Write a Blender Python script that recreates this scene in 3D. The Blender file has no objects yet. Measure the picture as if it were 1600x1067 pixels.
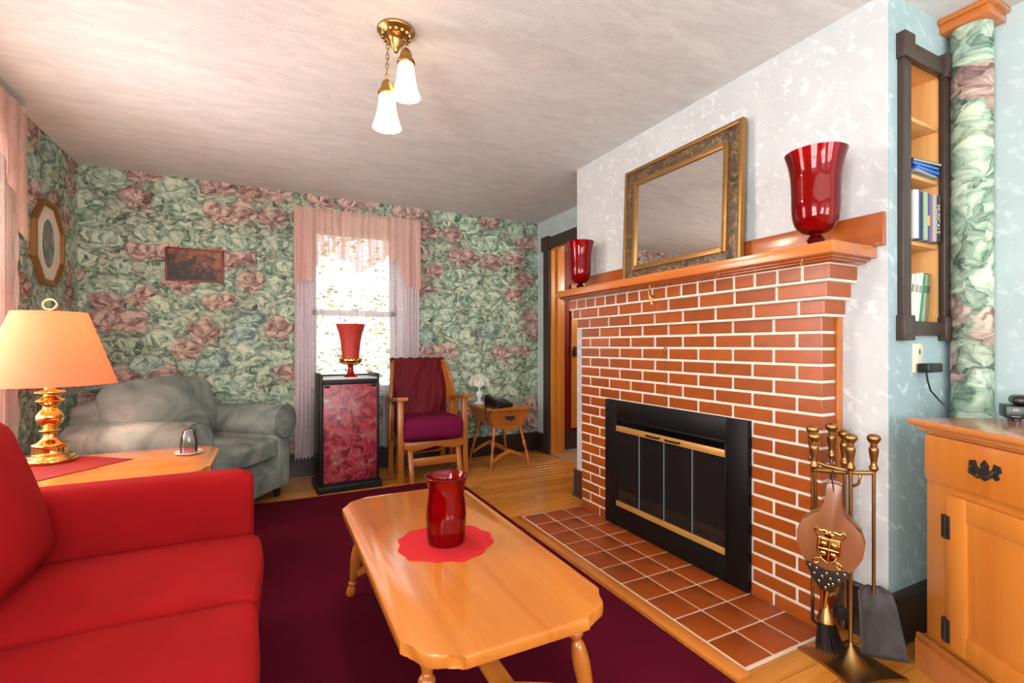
import bpy, bmesh, math, random
from mathutils import Vector, Matrix, noise as mnoise
random.seed(7)
scn = bpy.context.scene
COL = scn.collection
PI = math.pi

# ------------------------------------------------------------------ camera
YAW = math.atan2(375.0, 750.0)
cam_d = bpy.data.cameras.new('camera'); cam = bpy.data.objects.new('camera', cam_d); COL.objects.link(cam)
cam_d.sensor_width = 36; cam_d.lens = 36 * 750 / 1600; cam_d.shift_y = 6.5 / 1600; cam_d.clip_start = 0.05
cam.location = (0, 0, 1.15); cam.rotation_euler = (PI / 2, 0, -YAW)
scn.camera = cam

# ------------------------------------------------------------------ world, sun, window and fill light, exposure
world = bpy.data.worlds.new('sky'); scn.world = world; world.use_nodes = True
wn = world.node_tree.nodes; wl = world.node_tree.links
bg = wn['Background']; bg.inputs[0].default_value = (0.92, 0.96, 1.0, 1); bg.inputs[1].default_value = 1.6
sun_d = bpy.data.lights.new('sun', 'SUN'); sun_d.energy = 7.0; sun_d.angle = 0.02; sun_d.color = (1, .94, .82)
sun = bpy.data.objects.new('sun', sun_d); COL.objects.link(sun); sun.rotation_euler = (math.radians(40), 0, math.radians(25))
def area(name, loc, rot, sx, sy, e, col=(1, 1, 1)):
    d = bpy.data.lights.new(name, 'AREA'); d.shape = 'RECTANGLE'; d.size = sx; d.size_y = sy; d.energy = e; d.color = col
    o = bpy.data.objects.new(name, d); COL.objects.link(o); o.location = loc; o.rotation_euler = rot
    return o
# daylight through the left windows (one behind the lamp, one beside the viewer) plus two fill lights added behind the viewer, aimed up at the ceiling
area('side_window_daylight', (-1.60, -.45, 1.45), (PI / 2 + .45, 0, -PI / 2), 1.5, 1.4, 82, (.95, .98, 1))
area('left_window_daylight', (-1.62, 2.75, 1.45), (PI / 2, 0, -PI / 2), 1.05, 1.4, 95, (1, .98, .95))
area('rear_fill_light', (-0.25, -2.75, 1.5), (PI / 2 + .9, 0, 0), 1.25, 1.45, 65, (.95, .98, 1))
area('rear_fill_light', (1.65, -2.75, 1.5), (PI / 2 + .9, 0, 0), 1.25, 1.45, 40, (.95, .98, 1))
scn.view_settings.view_transform = 'Standard'
scn.view_settings.look = 'None'
scn.view_settings.gamma = 1
scn.view_settings.use_curve_mapping = False
scn.view_settings.exposure = 0.7

# ------------------------------------------------------------------ material helpers
def C(r, g, b):
    f = lambda c: (c / 255 / 12.92) if c / 255 <= .04045 else ((c / 255 + .055) / 1.055) ** 2.4
    return (f(r), f(g), f(b), 1)
class NT:
    def __init__(s, name):
        s.m = bpy.data.materials.new(name); s.m.use_nodes = True
        s.n = s.m.node_tree.nodes; s.l = s.m.node_tree.links
        s.p = s.n['Principled BSDF']; s.out = s.n['Material Output']
    def node(s, t, **kw):
        n = s.n.new(t)
        for k, v in kw.items(): setattr(n, k, v)
        return n
    def link(s, a, b): s.l.new(a, b)
    def val(s, sock, v):
        if hasattr(v, 'is_output') or isinstance(v, bpy.types.NodeSocket): s.l.new(v, sock)
        else: sock.default_value = v
    def math(s, op, a, b=0.0, c=0.0):
        n = s.node('ShaderNodeMath', operation=op); s.val(n.inputs[0], a); s.val(n.inputs[1], b); s.val(n.inputs[2], c)
        return n.outputs[0]
    def coords(s, kind='Object', scale=(1, 1, 1), rot=(0, 0, 0), loc=(0, 0, 0)):
        t = s.node('ShaderNodeTexCoord'); mp = s.node('ShaderNodeMapping')
        mp.inputs['Scale'].default_value = scale; mp.inputs['Rotation'].default_value = rot; mp.inputs['Location'].default_value = loc
        s.link(t.outputs[kind], mp.inputs[0]); return mp.outputs[0]
    def noise(s, vec, scale=5, detail=3, rough=.5, dist=0):
        n = s.node('ShaderNodeTexNoise'); s.link(vec, n.inputs['Vector'])
        n.inputs['Scale'].default_value = scale; n.inputs['Detail'].default_value = detail
        n.inputs['Roughness'].default_value = rough; n.inputs['Distortion'].default_value = dist
        return n
    def ramp(s, fac, stops, interp='LINEAR'):
        r = s.node('ShaderNodeValToRGB'); e = r.color_ramp.elements; r.color_ramp.interpolation = interp
        while len(e) < len(stops): e.new(.5)
        for i, (p, c) in enumerate(stops): e[i].position = p; e[i].color = c
        s.link(fac, r.inputs[0]); return r.outputs[0]
    def mix(s, fac, a, b, mode='MIX'):
        n = s.node('ShaderNodeMix', data_type='RGBA', blend_type=mode)
        s.val(n.inputs[0], fac); s.val(n.inputs[6], a); s.val(n.inputs[7], b); return n.outputs[2]
    def bump(s, h, strength=.2, dist=.01):
        b = s.node('ShaderNodeBump'); b.inputs['Strength'].default_value = strength; b.inputs['Distance'].default_value = dist
        s.link(h, b.inputs['Height']); s.link(b.outputs[0], s.p.inputs['Normal'])
    def set(s, **kw):
        for k, v in kw.items():
            s.val(s.p.inputs[{'color': 'Base Color', 'rough': 'Roughness', 'metal': 'Metallic', 'spec': 'Specular IOR Level', 'coat': 'Coat Weight',
                              'coatr': 'Coat Roughness', 'sheen': 'Sheen Weight', 'trans': 'Transmission Weight', 'alpha': 'Alpha'}[k]], v)
def scl(c, k): return (min(c[0] * k, 1), min(c[1] * k, 1), min(c[2] * k, 1), 1)
def plain(name, c, rough=.5, metal=0, var=.12, ns=6, bump=0, bs=60, stretch=(1, 1, 1), rnd=0, **kw):
    t = NT(name); v = t.coords('Object', stretch); n = t.noise(v, ns, 3)
    col = t.mix(n.outputs['Fac'], scl(c, 1 - var), scl(c, 1 + var))
    if rnd:
        oi = t.node('ShaderNodeObjectInfo')
        hs = t.node('ShaderNodeHueSaturation'); t.link(col, hs.inputs['Color'])
        t.link(t.math('MULTIPLY_ADD', oi.outputs['Random'], rnd * 2, 1 - rnd), hs.inputs['Value']); col = hs.outputs[0]
    t.set(color=col, rough=rough, metal=metal, **kw)
    if bump: t.bump(t.noise(v, bs, 3).outputs['Fac'], bump, .004)
    return t.m
def wood(name, c1, c2, axis='X', rough=.3, coat=.3, sc=1.0, rnd=0, knots=False):
    t = NT(name); k = [22 * sc, 22 * sc, 22 * sc]; k['XYZ'.index(axis)] = 1.6 * sc
    oi = t.node('ShaderNodeObjectInfo')
    v = t.coords('Object', tuple(k))
    add = t.node('ShaderNodeVectorMath', operation='ADD'); t.link(v, add.inputs[0])
    cmb = t.node('ShaderNodeCombineXYZ'); r = t.math('MULTIPLY', oi.outputs['Random'], 31.0)
    for i in range(3): t.link(r, cmb.inputs[i])
    t.link(cmb.outputs[0], add.inputs[1]); v = add.outputs[0]
    a = t.noise(v, 1.0, 5, .6, .8); b = t.noise(v, .22, 2, .5, .4)
    f = t.math('MULTIPLY_ADD', a.outputs['Fac'], .55, t.math('MULTIPLY', b.outputs['Fac'], .45))
    col = t.ramp(f, [(.3, c1), (.62, c2)])
    if rnd:
        hs = t.node('ShaderNodeHueSaturation'); t.link(col, hs.inputs['Color'])
        t.link(t.math('MULTIPLY_ADD', oi.outputs['Random'], rnd * 2, 1 - rnd), hs.inputs['Value']); col = hs.outputs[0]
    t.set(color=col, rough=rough, coat=coat, coatr=.15); t.bump(a.outputs['Fac'], .05, .002)
    return t.m
def emis(name, c, e):
    t = NT(name); t.set(color=c); t.p.inputs['Emission Color'].default_value = c; t.p.inputs['Emission Strength'].default_value = e
    return t.m
def tinted_glass(name, c, body=.25, tr=None, rough=.03):
    t = NT(name); tb = t.node('ShaderNodeBsdfTransparent'); tb.inputs[0].default_value = tr or c
    gl = t.node('ShaderNodeBsdfGlossy'); gl.inputs['Roughness'].default_value = rough; gl.inputs[0].default_value = (1, 1, 1, 1)
    df = t.node('ShaderNodeBsdfDiffuse'); df.inputs[0].default_value = c
    tl = t.node('ShaderNodeBsdfTranslucent'); tl.inputs[0].default_value = c
    m0 = t.node('ShaderNodeMixShader'); m0.inputs[0].default_value = .5; t.link(df.outputs[0], m0.inputs[1]); t.link(tl.outputs[0], m0.inputs[2])
    m1 = t.node('ShaderNodeMixShader'); m1.inputs[0].default_value = body; t.link(tb.outputs[0], m1.inputs[1]); t.link(m0.outputs[0], m1.inputs[2])
    fr = t.node('ShaderNodeFresnel'); fr.inputs[0].default_value = 1.4
    m2 = t.node('ShaderNodeMixShader'); t.link(fr.outputs[0], m2.inputs[0]); t.link(m1.outputs[0], m2.inputs[1]); t.link(gl.outputs[0], m2.inputs[2])
    t.link(m2.outputs[0], t.out.inputs[0]); return t.m
def sheer(name, c, opac, lace=0, lscale=45, transl=.5, axis=0):
    """thin gathered cloth: opacity rises where folds bunch up, with a fine lace figure"""
    t = NT(name); v = t.coords('Object')
    tb = t.node('ShaderNodeBsdfTransparent'); tb.inputs[0].default_value = (1, 1, 1, 1)
    df = t.node('ShaderNodeBsdfDiffuse'); df.inputs[0].default_value = c
    tl = t.node('ShaderNodeBsdfTranslucent'); tl.inputs[0].default_value = c
    m0 = t.node('ShaderNodeMixShader'); m0.inputs[0].default_value = transl; t.link(df.outputs[0], m0.inputs[1]); t.link(tl.outputs[0], m0.inputs[2])
    m1 = t.node('ShaderNodeMixShader'); t.link(tb.outputs[0], m1.inputs[1]); t.link(m0.outputs[0], m1.inputs[2])
    sc = [1.5, 1.5, .8]; sc[axis] = 38
    g = t.noise(t.coords('Object', tuple(sc)), 1.0, 3, .6)
    n = t.noise(v, lscale * 2.4, 2, .5, .6)
    f = t.math('MULTIPLY_ADD', g.outputs['Fac'], 1.1, opac - .55)
    f = t.math('ADD', f, t.math('MULTIPLY_ADD', n.outputs['Fac'], lace * 3, -lace * 1.5))
    cl_ = t.node('ShaderNodeClamp'); t.link(f, cl_.inputs[0]); cl_.inputs[1].default_value = .08; cl_.inputs[2].default_value = .97
    t.link(cl_.outputs[0], m1.inputs[0])
    t.link(m1.outputs[0], t.out.inputs[0]); return t.m

def wallpaper(name, u, v, k=1.0, dark=1.0):
    """peony wallpaper: mauve and mint blooms over grey-green leaves. u,v name the object axes (or 'UV')."""
    t = NT(name)
    tc = t.node('ShaderNodeTexCoord')
    if u == 'UV': base = tc.outputs['UV']
    else:
        sp = t.node('ShaderNodeSeparateXYZ'); t.link(tc.outputs['Object'], sp.inputs[0])
        cb = t.node('ShaderNodeCombineXYZ'); t.link(sp.outputs[u], cb.inputs[0]); t.link(t.math('MULTIPLY', sp.outputs[v], 1.3), cb.inputs[1]); base = cb.outputs[0]
    def warp(src, scale, amt, detail=2):
        dn = t.noise(src, scale * k, detail, .55)
        sb = t.node('ShaderNodeVectorMath', operation='SUBTRACT'); t.link(dn.outputs['Color'], sb.inputs[0]); sb.inputs[1].default_value = (.5, .5, .5)
        dm = t.node('ShaderNodeVectorMath', operation='MULTIPLY_ADD'); t.link(sb.outputs[0], dm.inputs[0]); dm.inputs[1].default_value = (amt / k, amt / k, 0); t.link(src, dm.inputs[2])
        return dm.outputs[0]
    P = warp(warp(base, 3.2, .16), 13, .07, 3)
    def flowers(scale, rnd, off, nz, pv_scale, lobes):
        ad = t.node('ShaderNodeVectorMath', operation='ADD'); t.link(P, ad.inputs[0]); ad.inputs[1].default_value = off
        vo = t.node('ShaderNodeTexVoronoi', voronoi_dimensions='2D'); t.link(ad.outputs[0], vo.inputs['Vector'])
        vo.inputs['Scale'].default_value = scale; vo.inputs['Randomness'].default_value = rnd
        sub = t.node('ShaderNodeVectorMath', operation='SUBTRACT'); t.link(ad.outputs[0], sub.inputs[0]); t.link(vo.outputs['Position'], sub.inputs[1])
        s2 = t.node('ShaderNodeSeparateXYZ'); t.link(sub.outputs[0], s2.inputs[0])
        r = vo.outputs['Distance']
        ly = t.math('ADD', s2.outputs[1], .16 / scale)
        ang = t.math('ARCTAN2', ly, s2.outputs[0])
        cc = t.node('ShaderNodeSeparateColor'); t.link(vo.outputs['Color'], cc.inputs[0])
        q = t.node('ShaderNodeCombineXYZ')
        t.link(t.math('MULTIPLY', t.math('COSINE', ang), 1.1), q.inputs[0]); t.link(t.math('MULTIPLY', t.math('SINE', ang), 1.1), q.inputs[1])
        t.link(t.math('MULTIPLY_ADD', r, nz, t.math('MULTIPLY', cc.outputs[0], 9.0)), q.inputs[2])
        pv = t.node('ShaderNodeTexVoronoi', voronoi_dimensions='3D'); t.link(q.outputs[0], pv.inputs['Vector']); pv.inputs['Scale'].default_value = pv_scale
        pc = t.node('ShaderNodeSeparateColor'); t.link(pv.outputs['Color'], pc.inputs[0])
        st = t.node('ShaderNodeCombineXYZ'); t.link(t.math('MULTIPLY', ang, 5.0), st.inputs[0]); t.link(t.math('MULTIPLY', r, 2.0), st.inputs[1]); t.link(t.math('MULTIPLY', cc.outputs[1], 20), st.inputs[2])
        sn = t.noise(st.outputs[0], 1.4, 3, .6)
        sh = t.math('ADD', t.math('MULTIPLY', pv.outputs['Distance'], -.42), t.math('MULTIPLY', pc.outputs[0], .5))
        sh = t.math('ADD', sh, t.math('MULTIPLY_ADD', sn.outputs['Fac'], .75, .02))
        lob = t.math('MULTIPLY', t.math('SINE', t.math('MULTIPLY_ADD', ang, lobes, t.math('MULTIPLY', cc.outputs[2], 6.0))), .05)
        return t.math('ADD', r, lob), cc, sh
    D = dark
    # leaf rosettes underneath
    r2, c2, s2_ = flowers(7.6 * k, .9, (1.3, 2.2, 0), 2.6, 1.35, 4)
    leaf = t.ramp(s2_, [(.12, scl(C(66, 84, 74), D)), (.3, scl(C(120, 136, 122), D)), (.5, scl(C(162, 174, 158), D)), (.8, scl(C(190, 204, 186), D))])
    leaf2 = t.ramp(s2_, [(.12, scl(C(70, 96, 86), D)), (.3, scl(C(126, 150, 136), D)), (.5, scl(C(164, 186, 168), D)), (.8, scl(C(200, 216, 198), D))])
    leaf = t.mix(t.math('GREATER_THAN', c2.outputs[2], .55), leaf, leaf2)
    r1, c1, s1 = flowers(3.9 * k, .78, (3.1, 7.7, 0), 4.4, 1.55, 5)
    pink = t.ramp(s1, [(.10, scl(C(96, 74, 74), D)), (.28, scl(C(140, 114, 112), D)), (.48, scl(C(168, 144, 138), D)), (.72, scl(C(206, 190, 180), D))])
    mint = t.ramp(s1, [(.10, scl(C(68, 98, 88), D)), (.28, scl(C(132, 156, 142), D)), (.48, scl(C(166, 188, 172), D)), (.72, scl(C(206, 220, 202), D))])
    blue = t.ramp(s1, [(.10, scl(C(84, 104, 104), D)), (.4, scl(C(134, 160, 156), D)), (.72, scl(C(186, 210, 200), D))])
    fcol = t.mix(t.math('GREATER_THAN', c1.outputs[1], .48), mint, pink)
    fcol = t.mix(t.math('GREATER_THAN', c1.outputs[2], .9), fcol, blue)
    edge = t.noise(base, 22 * k, 3, .6)
    rr = t.math('MULTIPLY_ADD', edge.outputs['Fac'], .24, t.math('ADD', r1, -.12))
    mask = t.ramp(rr, [(.42, (1, 1, 1, 1)), (.50, (0, 0, 0, 1))])
    col = t.mix(mask, leaf, fcol)
    rim = t.ramp(rr, [(.43, (0, 0, 0, 1)), (.485, (1, 1, 1, 1)), (.5, (.8, .8, .8, 1)), (.56, (0, 0, 0, 1))])
    col = t.mix(t.math('MULTIPLY', rim, .45), col, scl(C(70, 88, 78), D))
    col = t.mix(1.0, col, (1, .98, .9, 1), 'MULTIPLY')
    t.set(color=col, rough=.75, spec=.2)
    t.bump(edge.outputs['Fac'], .05, .002)
    return t.m

def strokes(name, c, c2, rough=.7, amt=.6, sc=1.0):
    """ragged hand-painted plaster: sparse pale slanting brush dabs on a cloudy ground colour"""
    t = NT(name); v = t.coords('Object')
    vr = t.node('ShaderNodeVectorRotate', rotation_type='EULER_XYZ'); t.link(v, vr.inputs['Vector']); vr.inputs['Rotation'].default_value = (.75, .75, 0)
    mp = t.node('ShaderNodeMapping'); t.link(vr.outputs[0], mp.inputs[0]); mp.inputs['Scale'].default_value = (30 * sc, 30 * sc, 7 * sc)
    a = t.noise(mp.outputs[0], 1.0, 2, .5, .5)
    b = t.noise(v, 3.0 * sc, 3, .6, .5)
    f = t.ramp(a.outputs['Fac'], [(.56, (0, 0, 0, 1)), (.72, (1, 1, 1, 1))])
    g = t.ramp(b.outputs['Fac'], [(.35, (0, 0, 0, 1)), (.7, (1, 1, 1, 1))])
    col = t.mix(t.math('MULTIPLY', f, amt), t.mix(g, scl(c, .93), scl(c, 1.05)), c2)
    t.set(color=col, rough=rough, spec=.3); t.bump(a.outputs['Fac'], .10, .004); return t.m

M = {}
M['paper_back'] = wallpaper('peony_wallpaper_back', 0, 2)
M['paper_left'] = wallpaper('peony_wallpaper_left', 1, 2)
M['paper_column'] = wallpaper('peony_wallpaper_column', 'UV', 0, .78)
M['plaster'] = strokes('grey_white_brushed_plaster', C(196, 199, 199), C(228, 231, 231))
M['teal'] = strokes('pale_teal_brushed_plaster', C(158, 180, 182), C(206, 220, 220))
M['pale'] = strokes('pale_blue_brushed_plaster', C(186, 202, 203), C(216, 225, 224))
def ceiling_mat():
    t = NT('textured_ceiling_paint'); v = t.coords('Object')
    mp = t.node('ShaderNodeMapping'); t.link(v, mp.inputs[0]); mp.inputs['Scale'].default_value = (5, 14, 5); mp.inputs['Rotation'].default_value = (0, 0, .35)
    a = t.noise(mp.outputs[0], 1.0, 5, .65, .7); b = t.noise(v, 90, 3, .6)
    t.set(color=t.ramp(a.outputs['Fac'], [(.3, C(204, 206, 204)), (.7, C(224, 227, 225))]), rough=.85, spec=.2)
    t.bump(t.math('ADD', b.outputs['Fac'], a.outputs['Fac']), .35, .004); return t.m
M['ceiling'] = ceiling_mat()
M['brown'] = plain('dark_brown_trim_paint', C(62, 48, 40), .4, var=.15, ns=8)
M['baseb'] = plain('near_black_baseboard_paint', C(44, 30, 26), .35, var=.2, ns=5)
M['white'] = plain('white_paint', C(225, 220, 222), .45, var=.04)
M['floorwood'] = wood('honey_floor_board', C(178, 106, 32), C(214, 144, 54), 'X', .24, .4, .9, .13)
M['floorgap'] = plain('dark_floor_gap', C(92, 56, 22), .6)
M['maple'] = wood('orange_maple', C(190, 104, 34), C(216, 134, 56), 'Y', .2, .5, .45)
M['maplex'] = wood('orange_maple_cross', C(194, 106, 34), C(218, 136, 56), 'X', .22, .5, .45)
M['maplez'] = wood('orange_maple_upright', C(172, 92, 30), C(200, 118, 46), 'Z', .25, .5, .6)
M['cab'] = wood('amber_cabinet_maple', C(190, 106, 34), C(214, 134, 52), 'Z', .28, .4, .5)
M['cabx'] = wood('amber_cabinet_top', C(168, 92, 40), C(204, 126, 60), 'X', .2, .5, .5)
M['oak'] = wood('golden_oak', C(146, 76, 22), C(182, 108, 40), 'Z', .32, .35, .7)
M['oakx'] = wood('golden_oak_cross', C(146, 76, 22), C(182, 108, 40), 'X', .32, .35, .7)
M['mantelw'] = wood('amber_mantel_wood', C(166, 86, 30), C(196, 112, 46), 'Y', .22, .5, .6)
M['mantelback'] = wood('red_brown_mantel_back', C(128, 58, 20), C(176, 92, 40), 'Y', .22, .5, .35)
M['pine'] = wood('pine_niche_lining', C(206, 146, 84), C(230, 176, 112), 'Z', .4, .2, .6)
M['hallwood'] = wood('golden_jamb_wood', C(178, 108, 34), C(206, 134, 50), 'Z', .35, .3, .7)
M['brick'] = plain('glazed_orange_brick', C(152, 71, 17), .32, var=.2, ns=14, bump=.12, bs=50, rnd=.16, coat=.2, coatr=.22)
M['mortar'] = plain('pale_mortar', C(222, 210, 194), .8, var=.08, ns=30, bump=.3, bs=120)
M['tile'] = plain('terracotta_hearth_tile', C(152, 68, 20), .34, var=.14, ns=9, bump=.06, bs=30, rnd=.1, coat=.12, coatr=.25)
M['black'] = plain('satin_black_metal', C(12, 11, 11), .45, var=.2, spec=.25)
M['blackw'] = plain('black_laminate', C(26, 23, 23), .45, var=.2, spec=.3)
M['blackp'] = plain('black_plastic', C(18, 18, 20), .35, var=.1)
M['soot'] = plain('soot_black_firebox', C(40, 37, 35), .95, var=.3, ns=12)
M['brass'] = plain('polished_brass', C(226, 184, 106), .14, 1, var=.05)
M['barbrass'] = plain('satin_brass_bar', C(196, 144, 74), .35, .35, var=.1)
M['oldbrass'] = plain('aged_brass', C(168, 130, 78), .34, 1, var=.18, ns=18)
M['fixbrass'] = plain('antique_brass_fixture', C(176, 138, 84), .3, 1, var=.2, ns=25)
M['gold'] = plain('gold_leaf_frame', C(158, 118, 66), .4, .7, var=.18, ns=30)
M['iron'] = plain('dark_iron', C(66, 60, 58), .5, .7, var=.4, ns=14, bump=.2)
M['pewter'] = plain('worn_shovel_steel', C(70, 66, 66), .6, .4, var=.45, ns=9, bump=.15)
M['redglass'] = tinted_glass('ruby_red_glass', C(190, 6, 14), .34, C(226, 26, 32))
M['darkred'] = tinted_glass('deep_ruby_glass', C(120, 2, 10), .5, C(150, 6, 14))
M['clearglass'] = tinted_glass('clear_glass', C(230, 235, 232), .06, (1, 1, 1, 1))
M['pane'] = tinted_glass('window_glass', C(230, 235, 232), .02, (.97, .98, .98, 1))
M['smoke'] = tinted_glass('smoked_fireplace_glass', C(74, 70, 68), .3, (.4, .38, .37, 1), .02)
M['rug'] = plain('burgundy_rug_pile', C(92, 9, 34), .95, var=.22, ns=3, bump=.9, bs=260, spec=.1)
M['sofa'] = plain('red_velvet_upholstery', C(158, 17, 21), .9, var=.2, ns=5, bump=.25, bs=240, spec=.15)
def suede():
    t = NT('grey_green_suede'); v = t.coords('Object', (1, 1, 1)); a = t.noise(v, 3.4, 4, .6, .8); b = t.noise(v, 160, 2)
    t.set(color=t.ramp(a.outputs['Fac'], [(.3, C(92, 100, 94)), (.5, C(128, 138, 132)), (.7, C(158, 164, 154))]), rough=.85, spec=.15)
    t.bump(b.outputs['Fac'], .15, .003); return t.m
M['suede'] = suede()
M['pipingm'] = plain('grey_green_piping', C(98, 106, 102), .8)
M['burgundy'] = plain('burgundy_satin_cover', C(98, 6, 22), .65, var=.25, ns=5, bump=.1, spec=.25)
M['magenta'] = plain('magenta_velvet_seat', C(104, 4, 54), .75, var=.2, ns=6, spec=.2)
M['doily'] = plain('red_felt_doily', C(196, 12, 24), .9, var=.1, bump=.3, bs=200)
M['runner'] = plain('crimson_velvet_runner', C(122, 10, 10), .85, var=.4, ns=22)
def shade_mat(name, c, e, es):
    t = NT(name); v = t.coords('Object'); n = t.noise(v, 60, 2)
    df = t.node('ShaderNodeBsdfDiffuse'); df.inputs[0].default_value = c; tl = t.node('ShaderNodeBsdfTranslucent'); tl.inputs[0].default_value = c
    m0 = t.node('ShaderNodeMixShader'); m0.inputs[0].default_value = .62; t.link(df.outputs[0], m0.inputs[1]); t.link(tl.outputs[0], m0.inputs[2])
    em = t.node('ShaderNodeEmission'); em.inputs[0].default_value = e; em.inputs[1].default_value = es
    ad = t.node('ShaderNodeAddShader'); t.link(m0.outputs[0], ad.inputs[0]); t.link(em.outputs[0], ad.inputs[1]); t.link(ad.outputs[0], t.out.inputs[0])
    return t.m
M['peach'] = shade_mat('lit_peach_lamp_shade', C(255, 166, 132), C(255, 120, 80), .08)
M['milk'] = shade_mat('lit_frosted_glass_shade', C(255, 246, 232), C(255, 214, 170), .14)
M['bulb'] = emis('glowing_bulb', C(255, 232, 200), 9)
M['redshade'] = plain('mottled_red_glass_shade', C(176, 52, 40), .45, var=.3, ns=60)
M['cream'] = plain('cream_mat_board', C(224, 216, 200), .7, var=.04)
M['lace'] = sheer('pink_lace', C(238, 198, 186), .72, .10, 22, .4)
M['sheerc'] = sheer('sheer_lavender_panel', C(238, 228, 234), .36, .10, 24, .4)
M['sheerl'] = sheer('sheer_pink_white_panel', C(250, 234, 228), .72, .07, 22, .35, 1)
M['mirror'] = plain('silver_mirror_glass', C(238, 238, 236), .015, 1, var=0)
M['hallred'] = plain('deep_red_wall_paint', C(120, 8, 14), .5)
M['sill'] = plain('pale_stone_threshold', C(170, 140, 104), .5, var=.15)
M['outlet'] = plain('ivory_outlet_plastic', C(222, 212, 190), .4, var=.03)
M['bellow'] = wood('walnut_bellows', C(112, 62, 34), C(150, 92, 54), 'Z', .4, .2, .8)
M['leather'] = plain('black_leather', C(28, 22, 20), .5, var=.3)
M['grass'] = plain('sunlit_lawn', C(120, 140, 70), .9, var=.3)
M['leaf'] = plain('sunlit_leaf', C(150, 150, 80), .6, var=.3, ns=3)
M['chromew'] = plain('white_china', C(235, 232, 226), .2, var=.03)
def print_mat(name, stops, sc, dist=1.5, axis=(1, 1, 1), rough=.4):
    t = NT(name); v = t.coords('Object', axis); n = t.noise(v, sc, 4, .65, dist)
    t.set(color=t.ramp(n.outputs['Fac'], stops), rough=rough); return t.m
M['redprint'] = print_mat('red_floral_cabinet_print', [(.26, C(84, 92, 86)), (.36, C(84, 24, 38)), (.47, C(142, 40, 54)), (.56, C(168, 72, 80)), (.63, C(110, 106, 98)), (.72, C(200, 170, 166))], 13, 1.0, (1, 1, 1), .3)
def landscape():
    t = NT('copper_landscape_print'); tc = t.node('ShaderNodeTexCoord'); sp = t.node('ShaderNodeSeparateXYZ'); t.link(tc.outputs['Object'], sp.inputs[0])
    n = t.noise(tc.outputs['Object'], 22, 4, .65, .4); d = t.math('ADD', t.math('MULTIPLY', sp.outputs[2], 1.3), t.math('MULTIPLY', sp.outputs[0], .7))
    f = t.math('ADD', n.outputs['Fac'], t.math('MULTIPLY', d, .75))
    t.set(color=t.ramp(f, [(.36, C(24, 12, 7)), (.48, C(62, 32, 14)), (.58, C(112, 64, 30)), (.72, C(150, 92, 56))]), rough=.45); return t.m
M['landscape'] = landscape()
M['rose_print'] = print_mat('rose_oval_print', [(.3, C(60, 78, 72)), (.5, C(112, 128, 120)), (.62, C(160, 140, 138)), (.75, C(206, 192, 184))], 14, .6)
M['frame_carved'] = print_mat('carved_bronze_frame', [(.35, C(50, 40, 32)), (.5, C(84, 66, 48)), (.68, C(150, 116, 76))], 26, 1.8)
M['copperframe'] = plain('copper_brown_frame', C(110, 48, 26), .35, .3, var=.2)
def flat(name, c, rough=.35): return plain(name, c, rough, var=.06)

# ------------------------------------------------------------------ geometry helpers
def nb(): return bmesh.new()
def xf(bm, verts, m):
    if m is not None: bmesh.ops.transform(bm, matrix=m, verts=verts)
def box(bm, x0, x1, y0, y1, z0, z1, bev=0, seg=2, m=None):
    r = bmesh.ops.create_cube(bm, size=1); vs = r['verts']
    for v in vs:
        v.co = Vector(((x0 + x1) / 2 + v.co.x * (x1 - x0), (y0 + y1) / 2 + v.co.y * (y1 - y0), (z0 + z1) / 2 + v.co.z * (z1 - z0)))
    if bev:
        es = list({e for v in vs for e in v.link_edges})
        before = set(bm.verts) - set(vs)
        bmesh.ops.bevel(bm, geom=es, offset=bev, segments=seg, affect='EDGES', profile=.5)
        vs = [v for v in bm.verts if v not in before]
    xf(bm, vs, m); return vs
def lathe(bm, prof, seg=24, m=None, uv=None):
    rings = []; allv = []
    for r, z in prof:
        if r < 1e-5:
            v = bm.verts.new((0, 0, z)); rings.append([v]); allv.append(v)
        else:
            ring = [bm.verts.new((r * math.cos(2 * PI * i / seg), r * math.sin(2 * PI * i / seg), z)) for i in range(seg)]
            rings.append(ring); allv += ring
    for a, b in zip(rings, rings[1:]):
        for i in range(seg):
            j = (i + 1) % seg
            if len(a) == 1 and len(b) == 1: continue
            if len(a) == 1: bm.faces.new((a[0], b[i], b[j]))
            elif len(b) == 1: bm.faces.new((a[i], a[j], b[0]))
            else: bm.faces.new((a[i], a[j], b[j], b[i]))
    xf(bm, allv, m); return allv
def smooth(prof, n=4):
    """Catmull-Rom through a turned profile"""
    P = [Vector((r, z)) for r, z in prof]; out = []
    for i in range(len(P) - 1):
        a, b, c, d = P[max(i - 1, 0)], P[i], P[i + 1], P[min(i + 2, len(P) - 1)]
        for k in range(n):
            t = k / n; q = .5 * ((2 * b) + (c - a) * t + (2 * a - 5 * b + 4 * c - d) * t * t + (3 * b - a - 3 * c + d) * t ** 3); out.append((max(q.x, 0), q.y))
    out.append(tuple(P[-1])); return out
def along(p0, p1):
    p0, p1 = Vector(p0), Vector(p1); d = (p1 - p0)
    q = Vector((0, 0, 1)).rotation_difference(d.normalized())
    return Matrix.Translation(p0) @ q.to_matrix().to_4x4(), d.length
def turned(bm, p0, p1, prof, seg=16):
    m, L = along(p0, p1); lathe(bm, [(0, 0)] + [(r, z * L) for r, z in smooth(prof, 3)] + [(0, L)], seg, m)
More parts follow.
